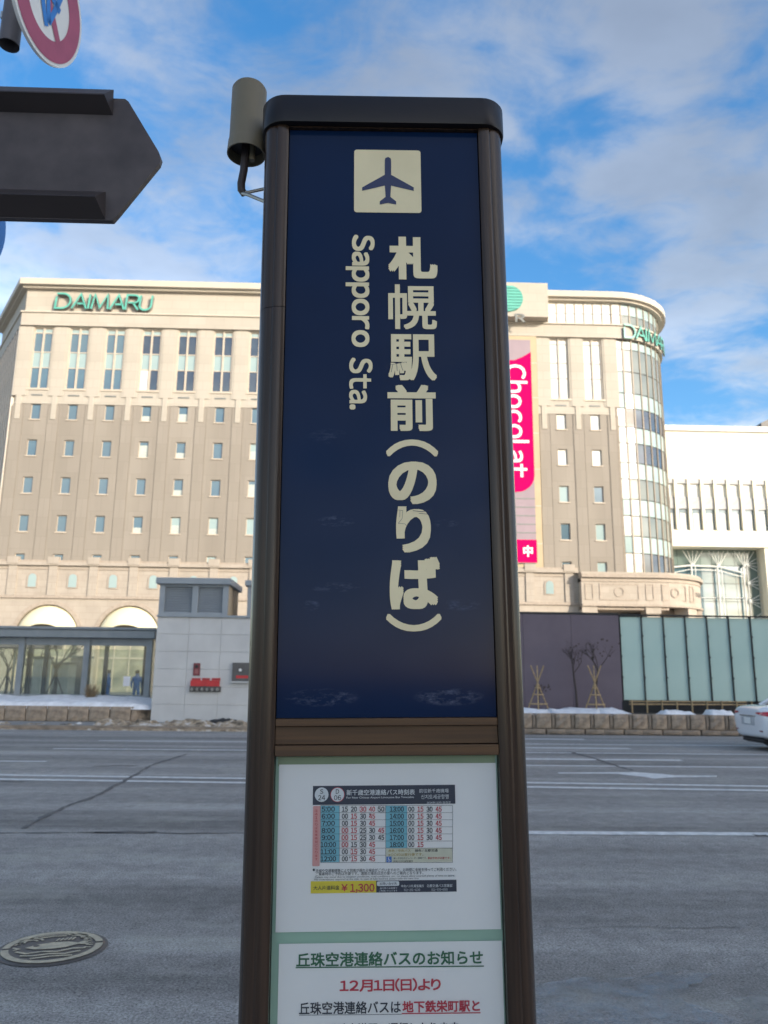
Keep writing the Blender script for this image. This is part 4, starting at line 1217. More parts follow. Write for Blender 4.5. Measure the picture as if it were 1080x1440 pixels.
def far_box(px0, px1, py0, Y, m, name, label, cat):
    a, b = at(px0, 950, Y).x, at(px1, 950, Y).x
    t = thing(name, label, cat, ((a + b) / 2, Y, .12)); z1 = at(px0, py0, Y).z
    MB().bbox(a, b, Y, Y + 1.2, .3, z1, .03).build('cabinet', m, t)
    MB().box(a - .1, b + .1, Y - .1, Y + 1.3, z1 + .002, z1 + .12).build('lid', M_SHELTD, t)
    MB().box(a + .05, b - .05, Y + .05, Y + 1.1, .12, .3).build('plinth', M_MULL, t)
far_box(72, 96, 934, 46, M_PL, 'plaza_cabinet', 'pale grey cabinet in the plaza seen through the left shelter panes', 'cabinet')
far_box(97, 118, 925, 50, M_DKPLATE, 'plaza_cabinet', 'dark grey cabinet in the plaza seen through the left shelter panes', 'cabinet')
far_box(45, 58, 926, 44, M_PL, 'plaza_cabinet', 'narrow grey cabinet left of the shelter centre post', 'cabinet')
def plaza_tree(px, Y, label, seed):
    b = at(px, 950, Y); b.z = .12; t = thing('bare_tree', label, 'tree', tuple(b)); rnd = random.Random(seed)
    MB().tube([b, b + Vector((.05, 0, 1.0)), b + Vector((0, 0, 1.9))], [.12, .09, .07], 7).build('trunk', M_BARK, t)
    cr = MB()
    for k in range(5): branch(cr, b + Vector((0, 0, 1.6 + .1 * k)), Vector((rnd.uniform(-.9, .9), rnd.uniform(-.6, .6), .8)).normalized(), 1.1, .045, 3, rnd)
    cr.build('crown', M_BARK, t)
    for a in (0, 120, 240): MB().tube([b + Vector((math.cos(RAD(a)) * .7, math.sin(RAD(a)) * .7, 0)), b + Vector((-.06 * math.cos(RAD(a)), 0, 1.7))], .04, 5).build('stake', M_BARK, t)
plaza_tree(78, 40, 'bare tree on dark stakes seen through the middle shelter pane', 5)
plaza_tree(42, 47, 'bare tree far left seen through the shelter glass', 8)
plaza_tree(10, 52, 'bare tree at the left edge seen through the shelter glass', 15)
ca = thing('plaza_canopy', 'flat dark canopy in the plaza seen through the left shelter panes', 'canopy', (-16, 50, .12))
MB().box(at(-40, 915, 50).x, at(62, 915, 50).x, 50, 53, 3.3, 3.6).build('roof', M_DKPLATE, ca)
for px_ in (-30, 12, 56): MB().tube([(at(px_, 915, 50).x, 51, .12), (at(px_, 915, 50).x, 51, 3.3)], .07, 8).build('post', M_SHELTD, ca)

# dried shrub at the planter
ds_b = at(128, 978, 28.3); ds_b.z = .80
sb = thing('dry_shrub', 'tied-up dry straw shrub poking through the planter snow', 'shrub', tuple(ds_b))
rnd = random.Random(4); mbq = MB()
for k in range(150):
    a = rnd.uniform(0, 2 * PI); r0 = rnd.uniform(0, .10); r1 = rnd.uniform(.05, .32); h = rnd.uniform(.15, .55)
    p0 = ds_b + Vector((math.cos(a) * r0, math.sin(a) * r0, 0)); p1 = ds_b + Vector((math.cos(a) * r1, math.sin(a) * r1 * .7, h))
    mbq.tube([p0, p1], [.009, .004], 3, cap=False)
mbq.build('twigs', mat('dry_straw_twigs', (.26, .19, .11), .8, c2=(.16, .115, .07)), sb)

# grey ventilation block
VY = 27.0
vb = thing('vent_block', 'grey tiled ventilation block with blue-grey louvred top beside the shelter', 'vent building', (-5.5, VY, .12))
vx0, vx1 = at(216.5, 940, VY).x, -2.6
zj = at(280, 868, VY).z; zt = at(280, 822, VY).z; ztop = at(280, 813, VY).z
rh = (zj - .12) / 6; cw = (vx1 - vx0) / 4
for r in range(6):
    for c in range(4):
        MB().bbox(vx0 + c * cw + .004, vx0 + (c + 1) * cw - .004, VY, VY + .12, .123 + r * rh + .004, .12 + (r + 1) * rh - .004, .006).build('cladding_panel', M_CONC, vb)
MB().box(vx0 + .01, vx1, VY + .02, VY + 3.4, .123, zj - .012).build('body', M_CONC, vb)
MB().box(vx0 - .02, vx1, VY - .06, VY + 3.4, zj, zj + .07).build('ledge', M_LOUV, vb)
lx1 = at(320, 845, VY).x
def louvre(x0, x1, y, z0, z1, m, name):
    n_ = int((z1 - z0) / .075)
    for k in range(n_):
        z = z0 + (z1 - z0) * k / n_
        MB().add([(x0, y, z), (x1, y, z), (x1, y + .05, z + .075), (x0, y + .05, z + .075), (x0, y + .01, z - .01), (x1, y + .01, z - .01)], [(0, 1, 2, 3), (0, 4, 5, 1)]).build(name, m, vb)
MB().box(vx0 + .10, lx1 - .12, VY + .18, VY + 2.4, zj + .072, zt).build('louvre_box', M_LOUV, vb)
lm = (vx0 + lx1) / 2 + .05
for a_, b_ in ((vx0 + .18, lm - .10), (lm + .10, lx1 - .18)): louvre(a_, b_, VY + .10, zj + .16, zt - .08, M_LOUV, 'louvre_slat')
for a_, b_ in ((vx0 + .0, vx0 + .18), (lm - .10, lm + .10), (lx1 - .18, lx1)): MB().box(a_, b_, VY + .04, VY + .2, zj + .072, zt).build('louvre_post', M_LOUV, vb)
for z in (zj + .075, zt - .08): MB().box(vx0 + .18, lx1 - .18, VY + .05, VY + .178, z, z + .078).build('louvre_rail', M_LOUV, vb)
MB().box(lx1 - .10, lx1 - .01, VY + .22, VY + 1.22, zj + .073, zt).build('side_louvre', M_BEIGEL, vb)
MB().box(lx1 - .10, lx1 - .01, VY + 1.28, VY + 2.35, zj + .073, zt).build('side_louvre', M_BEIGEL, vb)
MB().bbox(vx0 - .12, lx1 + .10, VY - .10, VY + 2.55, zt + .002, ztop, .02).build('louvre_roof', M_LOUV, vb)
MB().box(-4.05, -2.6, VY + .7, VY + 2.6, zj + .073, zt + .05).build('louvre_box', M_LOUV, vb)
MB().bbox(-4.15, -2.5, VY + .6, VY + 2.7, zt + .053, zt + .25, .02).build('louvre_roof', M_LOUV, vb)
# hose inlets on its wall: red strip, small red signs, row of couplings
def vrect(x0, y0, x1, y1):
    a, b = at(x0, (y0 + y1) / 2, VY), at(x1, (y0 + y1) / 2, VY); c, d = at((x0 + x1) / 2, y0, VY), at((x0 + x1) / 2, y1, VY)
    return a.x, d.z, b.x, c.z
x0, z0, x1, z1 = vrect(267, 957, 311, 973)
fi = thing('hose_inlet', 'fire hose inlet plate with red band and row of couplings on the vent block', 'fire inlet', ((x0 + x1) / 2, VY, z0))
zm = z0 + (z1 - z0) * .5
MB().box(x0, x1, VY - .05, VY - .003, z0, zm).build('coupling_plate', M_DKPLATE, fi)
MB().box(x0 + .03, x1 - .05, VY - .08, VY - .003, zm + .002, z1).build('red_band', M_RED, fi)
for k in range(6):
    x = x0 + (x1 - x0) * (k + .6) / 6.2; mbz = MB(); zc_ = (z0 + zm) / 2
    mbz.tube([(x, VY - .051, zc_), (x, VY - .16, zc_ - .01)], [.055, .05], 10).build('coupling', M_STEEL, fi)
for k, (a_, b_) in enumerate(((270, 282), (284.5, 295), (298, 310))):
    r = vrect(a_, 953.5, b_, 957.5)
    MB().box(r[0], r[2], VY - .03, VY - .003, r[1] + .012, r[3]).build('red_tag', M_RED, fi)
    for q in range(3):
        xx = r[0] + (r[2] - r[0]) * (q + .25) / 3.2
        MB().box(xx, xx + .05, VY - .036, VY - .031, r[1] + .035, r[3] - .02).build('tag_mark', M_DRED, fi)
r = vrect(272, 932.5, 281.5, 950)
rp_ = thing('red_plate', 'small upright dark red plate above the hose inlet', 'plate', (r[0], VY, r[1]))
MB().box(r[0], r[2], VY - .035, VY - .003, r[1], r[3]).build('plate', M_DRED, rp_)
MB().tube([((r[0] + r[2]) / 2, VY - .036, r[3] - .11), ((r[0] + r[2]) / 2, VY - .07, r[3] - .11)], .05, 10).build('knob', M_MULL, rp_)
MB().box(r[0] + .06, r[2] - .06, VY - .042, VY - .036, r[1] + .06, r[3] - .2).build('mark', mat('faded_red', (.33, .12, .12), .6), rp_)
r = vrect(327, 932, 352, 958)
gb_ = thing('wall_cabinet', 'dark grey wall cabinet with red lettering strip, half hidden by the pillar', 'cabinet', (r[0], VY, r[1]))
MB().box(r[0], r[2], VY - .09, VY - .003, r[1], r[3]).build('door', M_DKPLATE, gb_)
MB().box(r[0] - .03, r[2] + .03, VY - .11, VY - .004, r[1] - .05, r[1] - .003).build('sill', M_CONC, gb_)
MB().tube([(r[0] + .27, VY - .091, r[3] - .24), (r[0] + .27, VY - .11, r[3] - .24)], .05, 12).build('dial', M_WHITE, gb_)
MB().box(r[0] + .14, r[2] - .05, VY - .094, VY - .091, r[1] + .10, r[1] + .19).build('red_strip', M_RED, gb_)
# dark lump of frozen debris at the foot of the block
hq = at(311, 1000, 26.7)
heightfield('debris_heap', hq.x - .55, hq.x + .75, 26.4, 26.98, 26, 12, lambda x, y, a, b: .17 * (math.sin(PI * a) * math.sin(PI * b)) ** .7 * (1 + .5 * fb(x, y, 4)), mat('black_debris', (.03, .03, .032), .8, nscale=8, bump=.6), 'black frozen debris heap at the foot of the vent block', 'debris', z0=.11)

# ================================================================== WHITE CAR leaving on the right
CX, CY = 9.58, 19.75
M_CARW = mat('white_car_paint', (.74, .75, .78), .18, c2=(.72, .73, .76), nscale=1, coat=1.0)
M_CARG = mat('car_glass', (.02, .025, .03), .03, coat=.8)
M_TYRE = mat('tyre_rubber', (.02, .02, .021), .8)
M_TAIL = mat('tail_lamp_red', (.50, .01, .02), .12, coat=1.0)
car = thing('car', 'white sedan leaving the picture at the right edge', 'car', (CX, CY, 0))
def loft(stations, name, m, parent, sub=2):
    """stations: (x, [(halfwidth, z), ...]) from sill to centre line; mirrored"""
    n = len(stations[0][1]); vs, fs = [], []
    W = 2 * n
    for x, prof in stations:
        for y, z in prof: vs.append((CX + x, CY - y, z))
        for y, z in prof[::-1]: vs.append((CX + x, CY + y, z))
    for i in range(len(stations) - 1):
        for k in range(W): fs.append((i * W + k, i * W + (k + 1) % W, (i + 1) * W + (k + 1) % W, (i + 1) * W + k))
    fs += [tuple(range(W - 1, -1, -1)), tuple(range((len(stations) - 1) * W, len(stations) * W))]
    o = MB().add(vs, fs).build(name, m, parent, True)
    if sub:
        s = o.modifiers.new('s', 'SUBSURF'); s.levels = sub; s.render_levels = sub
    return o
def bs(x, wb, zb, w, zs, wt, zt, cr): return (x, [(wb * .85, zb), (wb, zb + .05), (w, zb + .24), (w * 1.0, zs - .06), (w * .965, zs), (wt, zt), (wt * .5, zt + cr), (.001, zt + cr * 1.2)])
loft([bs(.0, .52, .40, .66, .84, .56, .95, .01), bs(.03, .70, .33, .80, .87, .66, 1.00, .015), bs(.16, .80, .27, .875, .90, .72, 1.05, .02), bs(.55, .84, .22, .905, .95, .78, 1.06, .02), bs(1.1, .84, .20, .91, .95, .80, 1.03, .02),
      bs(2.4, .84, .19, .91, .92, .80, .98, .02), bs(3.3, .84, .20, .90, .88, .78, .95, .03), bs(4.2, .82, .22, .88, .76, .70, .84, .04), bs(4.6, .74, .26, .80, .66, .62, .74, .03), bs(4.72, .60, .34, .66, .58, .5, .64, .02)],
     'body', M_CARW, car)
from mathutils.bvhtree import BVHTree
dg_ = bpy.context.evaluated_depsgraph_get(); dg_.update()
body_o = [o for o in car.children if o.name.startswith('body')][0]
ev_ = body_o.evaluated_get(dg_); em_ = ev_.to_mesh()
BODY = BVHTree.FromPolygons([Vector(v.co) + Vector((CX, CY, 0)) for v in em_.vertices], [tuple(p.vertices) for p in em_.polygons])
ev_.to_mesh_clear()
def gh(x, w, z0, wt, z1): return (x, [(w, z0), (w * .99, z0 + .03), ((w + wt) / 2, (z0 + z1) / 2), (wt, z1 - .04), (wt * .8, z1), (.001, z1 + .012)])
loft([gh(.62, .72, 1.00, .66, 1.06), gh(.95, .76, .99, .66, 1.20), gh(1.35, .79, .98, .62, 1.38), gh(1.9, .80, .96, .61, 1.445), gh(2.5, .80, .95, .61, 1.43), gh(3.0, .79, .95, .64, 1.27), gh(3.5, .76, .93, .68, 1.02)],
     'greenhouse', M_CARG, car)
loft([gh(1.28, .60, 1.36, .585, 1.405), gh(1.9, .625, 1.40, .60, 1.465), gh(2.5, .62, 1.385, .60, 1.45), gh(2.72, .62, 1.33, .60, 1.385)], 'roof', M_CARW, car, 1)
for s in (-1, 1):
    MB().tube([(CX + .70, CY + s * .735, 1.05), (CX + 1.05, CY + s * .70, 1.24), (CX + 1.38, CY + s * .655, 1.405)], [.05, .055, .05], 6).build('pillar', M_CARW, car, True)
    for wx in (1.02, 3.78):
        yy = CY + s * .80
        wmb = MB(); pr_ = [(.20, -.10), (.30, -.11), (.325, -.08), (.325, .08), (.30, .11), (.20, .10)]
        vs, fs = [], []
        for r, d in pr_:
            for k in range(24): vs.append((CX + wx + r * math.cos(2 * PI * k / 24), yy + d, .325 + r * math.sin(2 * PI * k / 24)))
        for i in range(5):
            for k in range(24): fs.append((i * 24 + k, i * 24 + (k + 1) % 24, (i + 1) * 24 + (k + 1) % 24, (i + 1) * 24 + k))
        wh = wmb.add(vs, fs).build('wheel', M_TYRE, car, True)
        rm = MB()
        for k in range(5):
            a = 2 * PI * k / 5; c, q = math.cos(a), math.sin(a)
            rm.tube([(CX + wx, yy + s * .07, .325), (CX + wx + c * .20, yy + s * .09, .325 + q * .20)], [.04, .028], 6)
        rm.tube([(CX + wx, yy - .05, .325), (CX + wx, yy + .05, .325)], .20, 20)
        rm.build('rim', M_STEEL, wh)
        arcm = MB()
        arcm.add([(CX + wx + .37 * math.cos(RAD(a)), CY + s * .912, .33 + .37 * math.sin(RAD(a))) for a in range(0, 181, 15)], [tuple(range(13))]).build('wheel_well', M_BLACK, car)
    # tail lamps wrap the rear corner, laid on the body surface
    lo_, md_, hi_ = [], [], []
    for k in range(11):
        a = 20 + 66 * k / 10; f_ = k / 10
        z0_, z1_ = .885 - .075 * min(f_ * 1.8, 1) + .03 * max(f_ - .6, 0), .905 + .035 * min(f_ * 2, 1)
        for z_, lst in ((z0_, lo_), ((z0_ + z1_) / 2, md_), (z1_, hi_)):
            o_ = Vector((CX + .60, CY + s * .22, z_)); d_ = Vector((-math.cos(RAD(a)), s * math.sin(RAD(a)), 0))
            h_ = BODY.ray_cast(o_, d_)
            lst.append((h_[0] if h_[0] else o_ + d_ * .6) + d_ * .016)
    m_ = 11
    fs = [(i, i + 1, i + 1 + 4 * m_, i + 4 * m_) for i in range(10)] + [(i + 4 * m_, i + 1 + 4 * m_, i + 1 + m_, i + m_) for i in range(10)]
    cx_ = Vector((CX + .5, CY + s * .3, .88))
    back = [p + (cx_ - p).normalized() * .05 for p in lo_ + hi_]
    vs = lo_ + hi_ + back + md_
    fs += [(i, i + 2 * m_, i + 1 + 2 * m_, i + 1) for i in range(10)] + [(i + m_, i + 1 + m_, i + 1 + 3 * m_, i + 3 * m_) for i in range(10)]
    MB().add(vs, fs).build('tail_lamp', M_TAIL, car)
    MB().bbox(CX - .005, CX + .05, CY + s * .60 - .06, CY + s * .60 + .06, .46, .49, .01).build('reflector', M_DRED, car)
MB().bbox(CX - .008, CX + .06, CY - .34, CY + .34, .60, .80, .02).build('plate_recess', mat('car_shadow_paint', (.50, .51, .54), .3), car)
MB().box(CX - .014, CX - .009, CY - .165, CY + .165, .63, .775).build('licence_plate', M_WHITE, car)
MB().bbox(CX - .015, CX + .06, CY - .40, CY + .40, .80, .835, .012).build('trunk_trim', M_STEEL, car)
MB().bbox(CX + .08, CX + .5, CY - .52, CY + .52, .20, .285, .03).build('rear_diffuser', M_BLACK, car)
MB().box(CX + .3, CX + 4.4, CY - .78, CY + .78, .16, .24).build('underbody', M_BLACK, car)

# ================================================================== MANHOLE COVER
mc = gnd(74, 1334)
mh = thing('manhole_cover', 'round cream and dark decorated manhole cover in the near lane', 'manhole cover', (mc.x, mc.y, 0))
MR = .285
M_MHD = mat('manhole_dark', (.10, .088, .078), .6, nscale=20)
M_MHC = mat('manhole_cream', (.52, .45, .31), .6, c2=(.34, .30, .22), nscale=22, bump=.2)
MB().lathe([(0, .009), (MR, .009), (MR + .012, .004), (MR + .03, .0045)], mc.x, mc.y, 48).build('cover_base', M_MHD, mh)
TH = RAD(18)
def flat(pts, w=None, closed=False):
    """relief piece in disc units"""
    mb = MB()
    if w: ribbon(mb, pts, w, 0, 0, closed)
    else:
        mb.add([(a, 0, b) for a, b in pts], tri_fill(pts))
    out = MB(); c, s = math.cos(TH), math.sin(TH)
    out.add([(mc.x + MR * (x * c - z * s), mc.y + MR * (x * s + z * c), .0135) for x, y, z in mb.v], mb.f)
    return out.build('relief', M_MHC, mh)
flat(arc(0, 0, .925, 3, 172, 30), .15); flat(arc(0, 0, .925, 178, 357, 30), .15)
flat(arc(0, 0, .80, 20, 160, 20), .05)
flat([(-.55, .05), (-.3, .2), (0, .27), (.3, .22), (.5, .10), (.68, .26), (.72, -.1), (.5, .0), (.25, -.13), (-.05, -.16), (-.35, -.10)])          # fish body
for k in range(5): flat([(.05 + k * .08, .34), (.12 + k * .08, .50)], .045)
flat(arc(-.45, .42, .24, 10, 200, 10), .06); flat(arc(-.45, .42, .13, 10, 200, 8), .05)
flat(arc(.42, .45, .26, -30, 120, 10), .06); flat(arc(.42, .45, .15, -30, 120, 8), .05)
flat([(-.7, -.15), (-.5, -.32), (-.2, -.28), (.1, -.36), (.4, -.25), (.65, -.3)], .07)
flat([(-.6, -.42), (-.35, -.5), (-.05, -.46), (.25, -.54), (.55, -.44)], .07)
flat([(-.4, -.66), (0, -.62), (.4, -.68)], .07)
for k in range(6):
    a = RAD(-20 + k * 11); flat([(.66 * math.cos(a), .66 * math.sin(a)), (.80 * math.cos(a), .80 * math.sin(a))], .05)
flat([(-.78, .12), (-.66, .02), (-.76, -.05)], .05); flat([(-.3, .62), (0, .70), (.25, .64)], .07)
MB().lathe([(0, .0155), (.018, .0155)], mc.x - MR * .34, mc.y + MR * .0, 10).build('fish_eye', M_MHD, mh)

# ================================================================== BUS STOP PILLAR
PB = Vector((.078, 1.82, .12)); LEAN = -.0155; PF = 1.72
def U(px, py, Y=PF):
    """sight line to the pillar's own upright coordinates (the pillar leans a little)"""
    p = at(px, py, Y); dx, dz = p.x - PB.x, p.z - PB.z; c, s = math.cos(LEAN), math.sin(LEAN)
    return PB.x + dx * c - dz * s, PB.z + dx * s + dz * c
def UR(x0, y0, x1, y1, Y=PF):
    xm, ym = (x0 + x1) / 2, (y0 + y1) / 2
    return U(x0, ym, Y)[0], U(xm, y1, Y)[1], U(x1, ym, Y)[0], U(xm, y0, Y)[1]
bp_ = thing('bus_stop_pillar', 'tall bronze-framed bus stop pillar with a navy sign face', 'bus stop sign', tuple(PB))
bp_.rotation_euler = (0, LEAN, 0)
XC = PB.x; HWO, HWI = .302, .238
zcap0, zcap1 = U(540, 172, PF - .012)[1], U(540, 133, PF - .012)[1]
zpan1 = U(540, 185, PF + .015)[1]; zpan0 = U(545, 1009, PF + .012)[1]
zrail0 = U(545, 1063, PF)[1]
# side posts: extruded profile with a rounded nose and a groove
prof = [(HWI, PF + .10), (HWI, PF + .004), (.243, PF + .001), (.262, PF), (.266, PF + .002), (.268, PF + .0045)]
prof += [(.268 + .034 * math.sin(RAD(a)), PF + .0045 + .042 * (1 - math.cos(RAD(a)))) for a in range(12, 91, 13)]
prof += [(HWO, PF + .072), (.291, PF + .074), (.291, PF + .086), (.300, PF + .088), (.300, PF + .20), (.285, PF + .212), (.24, PF + .212)]
for s in (-1, 1):
    pts = [(XC + s * a, b) for a, b in prof]
    zj_ = U(388, 430)[1] if s < 0 else zcap0
    if s < 0:
        MB().prism_z(pts, .121, zj_ - .0015).build('side_post', M_BRONZE, bp_, True)
        MB().prism_z(pts, zj_, zcap0 - .001).build('side_post', M_BRONZE, bp_, True)
    else: MB().prism_z(pts, .121, zcap0 - .001).build('side_post', M_BRONZE, bp_, True)
    for py_ in (293, 620, 800, 1092, 1256, 1400):
        q = U(372 if s < 0 else 708, py_, PF + .08)
        MB().tube([(XC + s * .290, PF + .080, q[1]), (XC + s * .3035, PF + .080, q[1])], .0055, 8).build('screw', M_STEEL, bp_)
MB().box(XC - .24, XC + .24, PF + .06, PF + .205, .122, zcap0 - .002).build('core', M_BLACK, bp_)
# cap with rounded plan corners
def rrect(hw, y0, y1, r, n=6):
    pts = []
    for cx, cy, a0 in ((hw - r, y1 - r, 0), (-hw + r, y1 - r, 90), (-hw + r, y0 + r, 180), (hw - r, y0 + r, 270)):
        for i in range(n + 1):
            a = RAD(a0 + 90 * i / n); pts.append((XC + cx + r * math.cos(a), cy + r * math.sin(a)))
    return pts
c0, c1, c2, c3 = rrect(.309, PF - .012, PF + .225, .062, 8), rrect(.310, PF - .013, PF + .226, .062, 8), rrect(.307, PF - .010, PF + .223, .060, 8), rrect(.300, PF - .003, PF + .216, .055, 8)
n_ = len(c0); vs = [(x, y, zcap0) for x, y in c0] + [(x, y, zcap0 + .004) for x, y in c1] + [(x, y, zcap1 - .008) for x, y in c1] + [(x, y, zcap1 - .003) for x, y in c2] + [(x, y, zcap1) for x, y in c3]
fs = [(j * n_ + i, j * n_ + (i + 1) % n_, (j + 1) * n_ + (i + 1) % n_, (j + 1) * n_ + i) for j in range(4) for i in range(n_)] + [tuple(range(n_ - 1, -1, -1)), tuple(range(4 * n_, 5 * n_))]
MB().add(vs, fs).build('cap', M_CAP, bp_, True)
MB().box(XC - HWI + .001, XC + HWI - .001, PF + .004, PF + .05, zpan1, zcap0 - .002).build('top_rail', M_BRONZE, bp_)
panel = MB().box(XC - HWI + .0015, XC + HWI - .0015, PF + .014, PF + .03, zpan0, zpan1 - .001).build('sign_face', M_NAVY, bp_)
zz1, zz2 = U(545, 1021)[1], U(545, 1047)[1]
MB().bbox(XC - HWI + .001, XC + HWI - .001, PF + .003, PF + .04, zz1, zpan0 - .001, .002).build('cross_rail', M_BRONZE2, bp_)
MB().box(XC - HWI + .001, XC + HWI - .001, PF + .010, PF + .04, zz2 + .001, zz1 - .001).build('cross_rail', M_BRONZE2, bp_)
MB().bbox(XC - HWI + .001, XC + HWI - .001, PF + .001, PF + .04, zrail0, zz2 - .001, .002).build('cross_rail', M_BRONZE2, bp_)
MB().box(XC - HWI + .001, XC + HWI - .001, PF + .030, PF + .045, .40, zrail0 - .001).build('display_board', M_GREEN, bp_)
MB().box(XC - HWI + .001, XC + HWI - .001, PF + .004, PF + .05, .125, .399).build('bottom_panel', M_BRONZE, bp_)
G_DISP = glass_mat('display_glass', (.96, .985, .98), .05, .03)
MB().add([(XC - HWI + .002, PF + .016, .402), (XC + HWI - .002, PF + .016, .402), (XC + HWI - .002, PF + .016, zrail0 - .002), (XC - HWI + .002, PF + .016, zrail0 - .002)], [(0, 1, 2, 3)]).build('display_glass', G_DISP, bp_)
MB().box(XC - HWI + .006, XC + HWI - .006, PF + .027, PF + .0295, zrail0 - .022, zrail0 - .003).build('board_strip', mat('olive_strip', (.26, .33, .20), .5), bp_)
MB().bbox(XC - .36, XC + .36, PF - .05, PF + .27, .1205, .16, .01).build('base_plate', M_DRIB, bp_)
# lettering on the sign face
YL = PF + .0128
def sign_text(body, r, bold, rot=0, res=5):
    mb = MB(); text_into(mb, body, UR(*r, YL), YL, bold, rot, res)
    return mb.build('sign_character', M_CREAM, panel)
for ch_, r in (('札', (546, 333, 615, 393)), ('幌', (546, 400, 614, 463)), ('駅', (546, 470, 614, 535)), ('前', (545, 541, 613, 606)),
               ('の', (546, 649, 614, 709)), ('り', (557, 712, 606, 777)), ('ば', (548, 783, 619, 857))):
    sign_text(ch_, r, {'幌': .017, '駅': .022, '前': .031}.get(ch_, .042))
sign_text('(', (543, 618, 616, 642), .05, -1)
sign_text(')', (543, 863, 621, 888), .05, -1)
sign_text('Sapporo', (486, 330, 527, 488), .028, -1)
sign_text('Sta.', (491, 503, 524, 576), .028, -1)
pm = MB()
for pts_, w_ in (([(565, 610), (582, 612), (580, 640), (566, 658), (590, 660), (600, 672)], 3), ([(618, 612), (650, 616), (684, 612)], 5), ([(640, 622), (682, 626)], 4), ([(572, 612), (571, 636)], 3),
                 ([(530, 86), (590, 76)], 3), ([(546, 84), (540, 112)], 4), ([(560, 82), (562, 108)], 4), ([(574, 80), (582, 106)], 4), ([(520, 108), (528, 84)], 3)):
    ribbon(pm, [U(340 + a / 2.571, 480 + b / 2.571, YL) for a, b in pts_], w_ * .00022, YL - .0007)
pm.build('peeling_mark', M_NAVYFLAT, panel)
# aeroplane pictogram
x0, z0, x1, z1 = UR(498, 211, 592, 299, YL)
def rr(x0, z0, x1, z1, r, n=6):
    pts = []
    for cx, cz, a0 in ((x1 - r, z1 - r, 0), (x0 + r, z1 - r, 90), (x0 + r, z0 + r, 180), (x1 - r, z0 + r, 270)):
        pts += [(cx + r * math.cos(RAD(a0 + 90 * i / n)), cz + r * math.sin(RAD(a0 + 90 * i / n))) for i in range(n + 1)]
    return pts
pb = MB(); q = rr(x0, z0, x1, z1, .007)
pb.add([(a, YL, b) for a, b in q], [tuple(range(len(q)))])
pic = pb.build('pictogram', M_CREAM, panel)
def zp(a, b): return U(340 + a / 2.7, 100 + b / 2.7, YL)     # measured on the enlarged picture
half = [(555, 326), (545, 331), (543, 338), (543, 394), (457, 442), (457, 455), (543, 435), (546, 478), (524, 495), (524, 507), (555, 501)]
pts = [zp(a, b) for a, b in half] + [zp(1110 - a, b) for a, b in half[-2:0:-1]]
MB().add([(a, YL - .0006, b) for a, b in pts], tri_fill(pts)).build('aeroplane', M_NAVYFLAT, panel)

# ------------------------------------------------------------------ timetable sheet and notice behind the glass
YP = PF + .0262
def sheet_thing(name, label, rect):
    t = thing(name, label, 'notice', tuple(PB)); t.rotation_euler = (0, LEAN, 0)
    x0, z0, x1, z1 = rect
    mb = MB(); nx, nz = 6, 4; vs, fs = [], []
    for j in range(nz + 1):
        for i in range(nx + 1):
            a, b = i / nx, j / nz
            vs.append((x0 + (x1 - x0) * a, YP + .0004 * math.sin(a * 7 + b * 3), z0 + (z1 - z0) * b))
    for j in range(nz):
        for i in range(nx): fs.append((j * (nx + 1) + i, j * (nx + 1) + i + 1, (j + 1) * (nx + 1) + i + 1, (j + 1) * (nx + 1) + i))
    mb.add(vs, fs).build('paper', M_PAPER, t)
    return t
INK = {'navy': mat('print_navy', (.022, .028, .060), .5), 'dark': mat('print_dark', (.022, .026, .045), .6), 'red': mat('print_red', (.52, .03, .06), .6), 'cyan': mat('print_cyan', (.20, .50, .62), .6),
       'white': mat('print_white', (.75, .76, .80), .6), 'yellow': mat('print_yellow', (.78, .62, .04), .6), 'pink': mat('print_pink', (.72, .34, .33), .6), 'cream': mat('print_cream', (.66, .64, .52), .6),
       'blue': mat('print_blue', (.03, .16, .55), .6), 'green': mat('print_green', (.03, .14, .07), .6), 'gold': mat('print_gold', (.40, .26, .05), .6)}
class Print:
    def __init__(s, parent, conv): s.p, s.c, s.m = parent, conv, {}
    def rect(s, x0, y0, x1, y1):
        a = s.c(x0, y0); b = s.c(x1, y1); return UR(a[0], a[1], b[0], b[1], YP)
    def mb(s, ink, layer): return s.m.setdefault((ink, layer), MB())
    def Y(s, layer): return YP - .0008 - .0005 * layer
    def fill(s, ink, x0, y0, x1, y1, layer=0, r=0):
        a, b, c, d = s.rect(x0, y0, x1, y1); q = rr(a, b, c, d, r) if r else [(a, b), (c, b), (c, d), (a, d)]
        s.mb(ink, layer).add([(x, s.Y(layer), z) for x, z in q], [tuple(range(len(q)))])
    def disc(s, ink, x, y, r, layer=1, ring=None):
        a, b, c, d = s.rect(x - r, y - r, x + r, y + r); cx, cz, rr_ = (a + c) / 2, (b + d) / 2, (c - a) / 2
        if ring: ribbon(s.mb(ink, layer), arc(cx, cz, rr_, 0, 345, 23), ring, s.Y(layer), 0, True)
        else:
            q = arc(cx, cz, rr_, 0, 345, 23); s.mb(ink, layer).add([(x_, s.Y(layer), z_) for x_, z_ in q], [tuple(range(len(q)))])
    def text(s, ink, body, x0, y0, x1, y1, bold=.0, layer=2, rot=0, res=2):
        text_into(s.mb(ink, layer), body, s.rect(x0, y0, x1, y1), s.Y(layer), bold, rot, res)
    def line(s, ink, x0, y0, x1, y1, w, layer=1):
        a = U(*s.c(x0, y0), YP); b = U(*s.c(x1, y1), YP); ribbon(s.mb(ink, layer), [a, b], w, s.Y(layer))
    def done(s, name='printing'):
        for (ink, layer), mb in s.m.items(): mb.build(name, INK[ink], s.p)
tt = sheet_thing('timetable_sheet', 'white sheet with the airport bus timetable and yellow fare box', UR(390, 1074, 701, 1309, YP))
T = Print(tt, lambda x, y: (370 + x / 3, 1060 + y / 3))
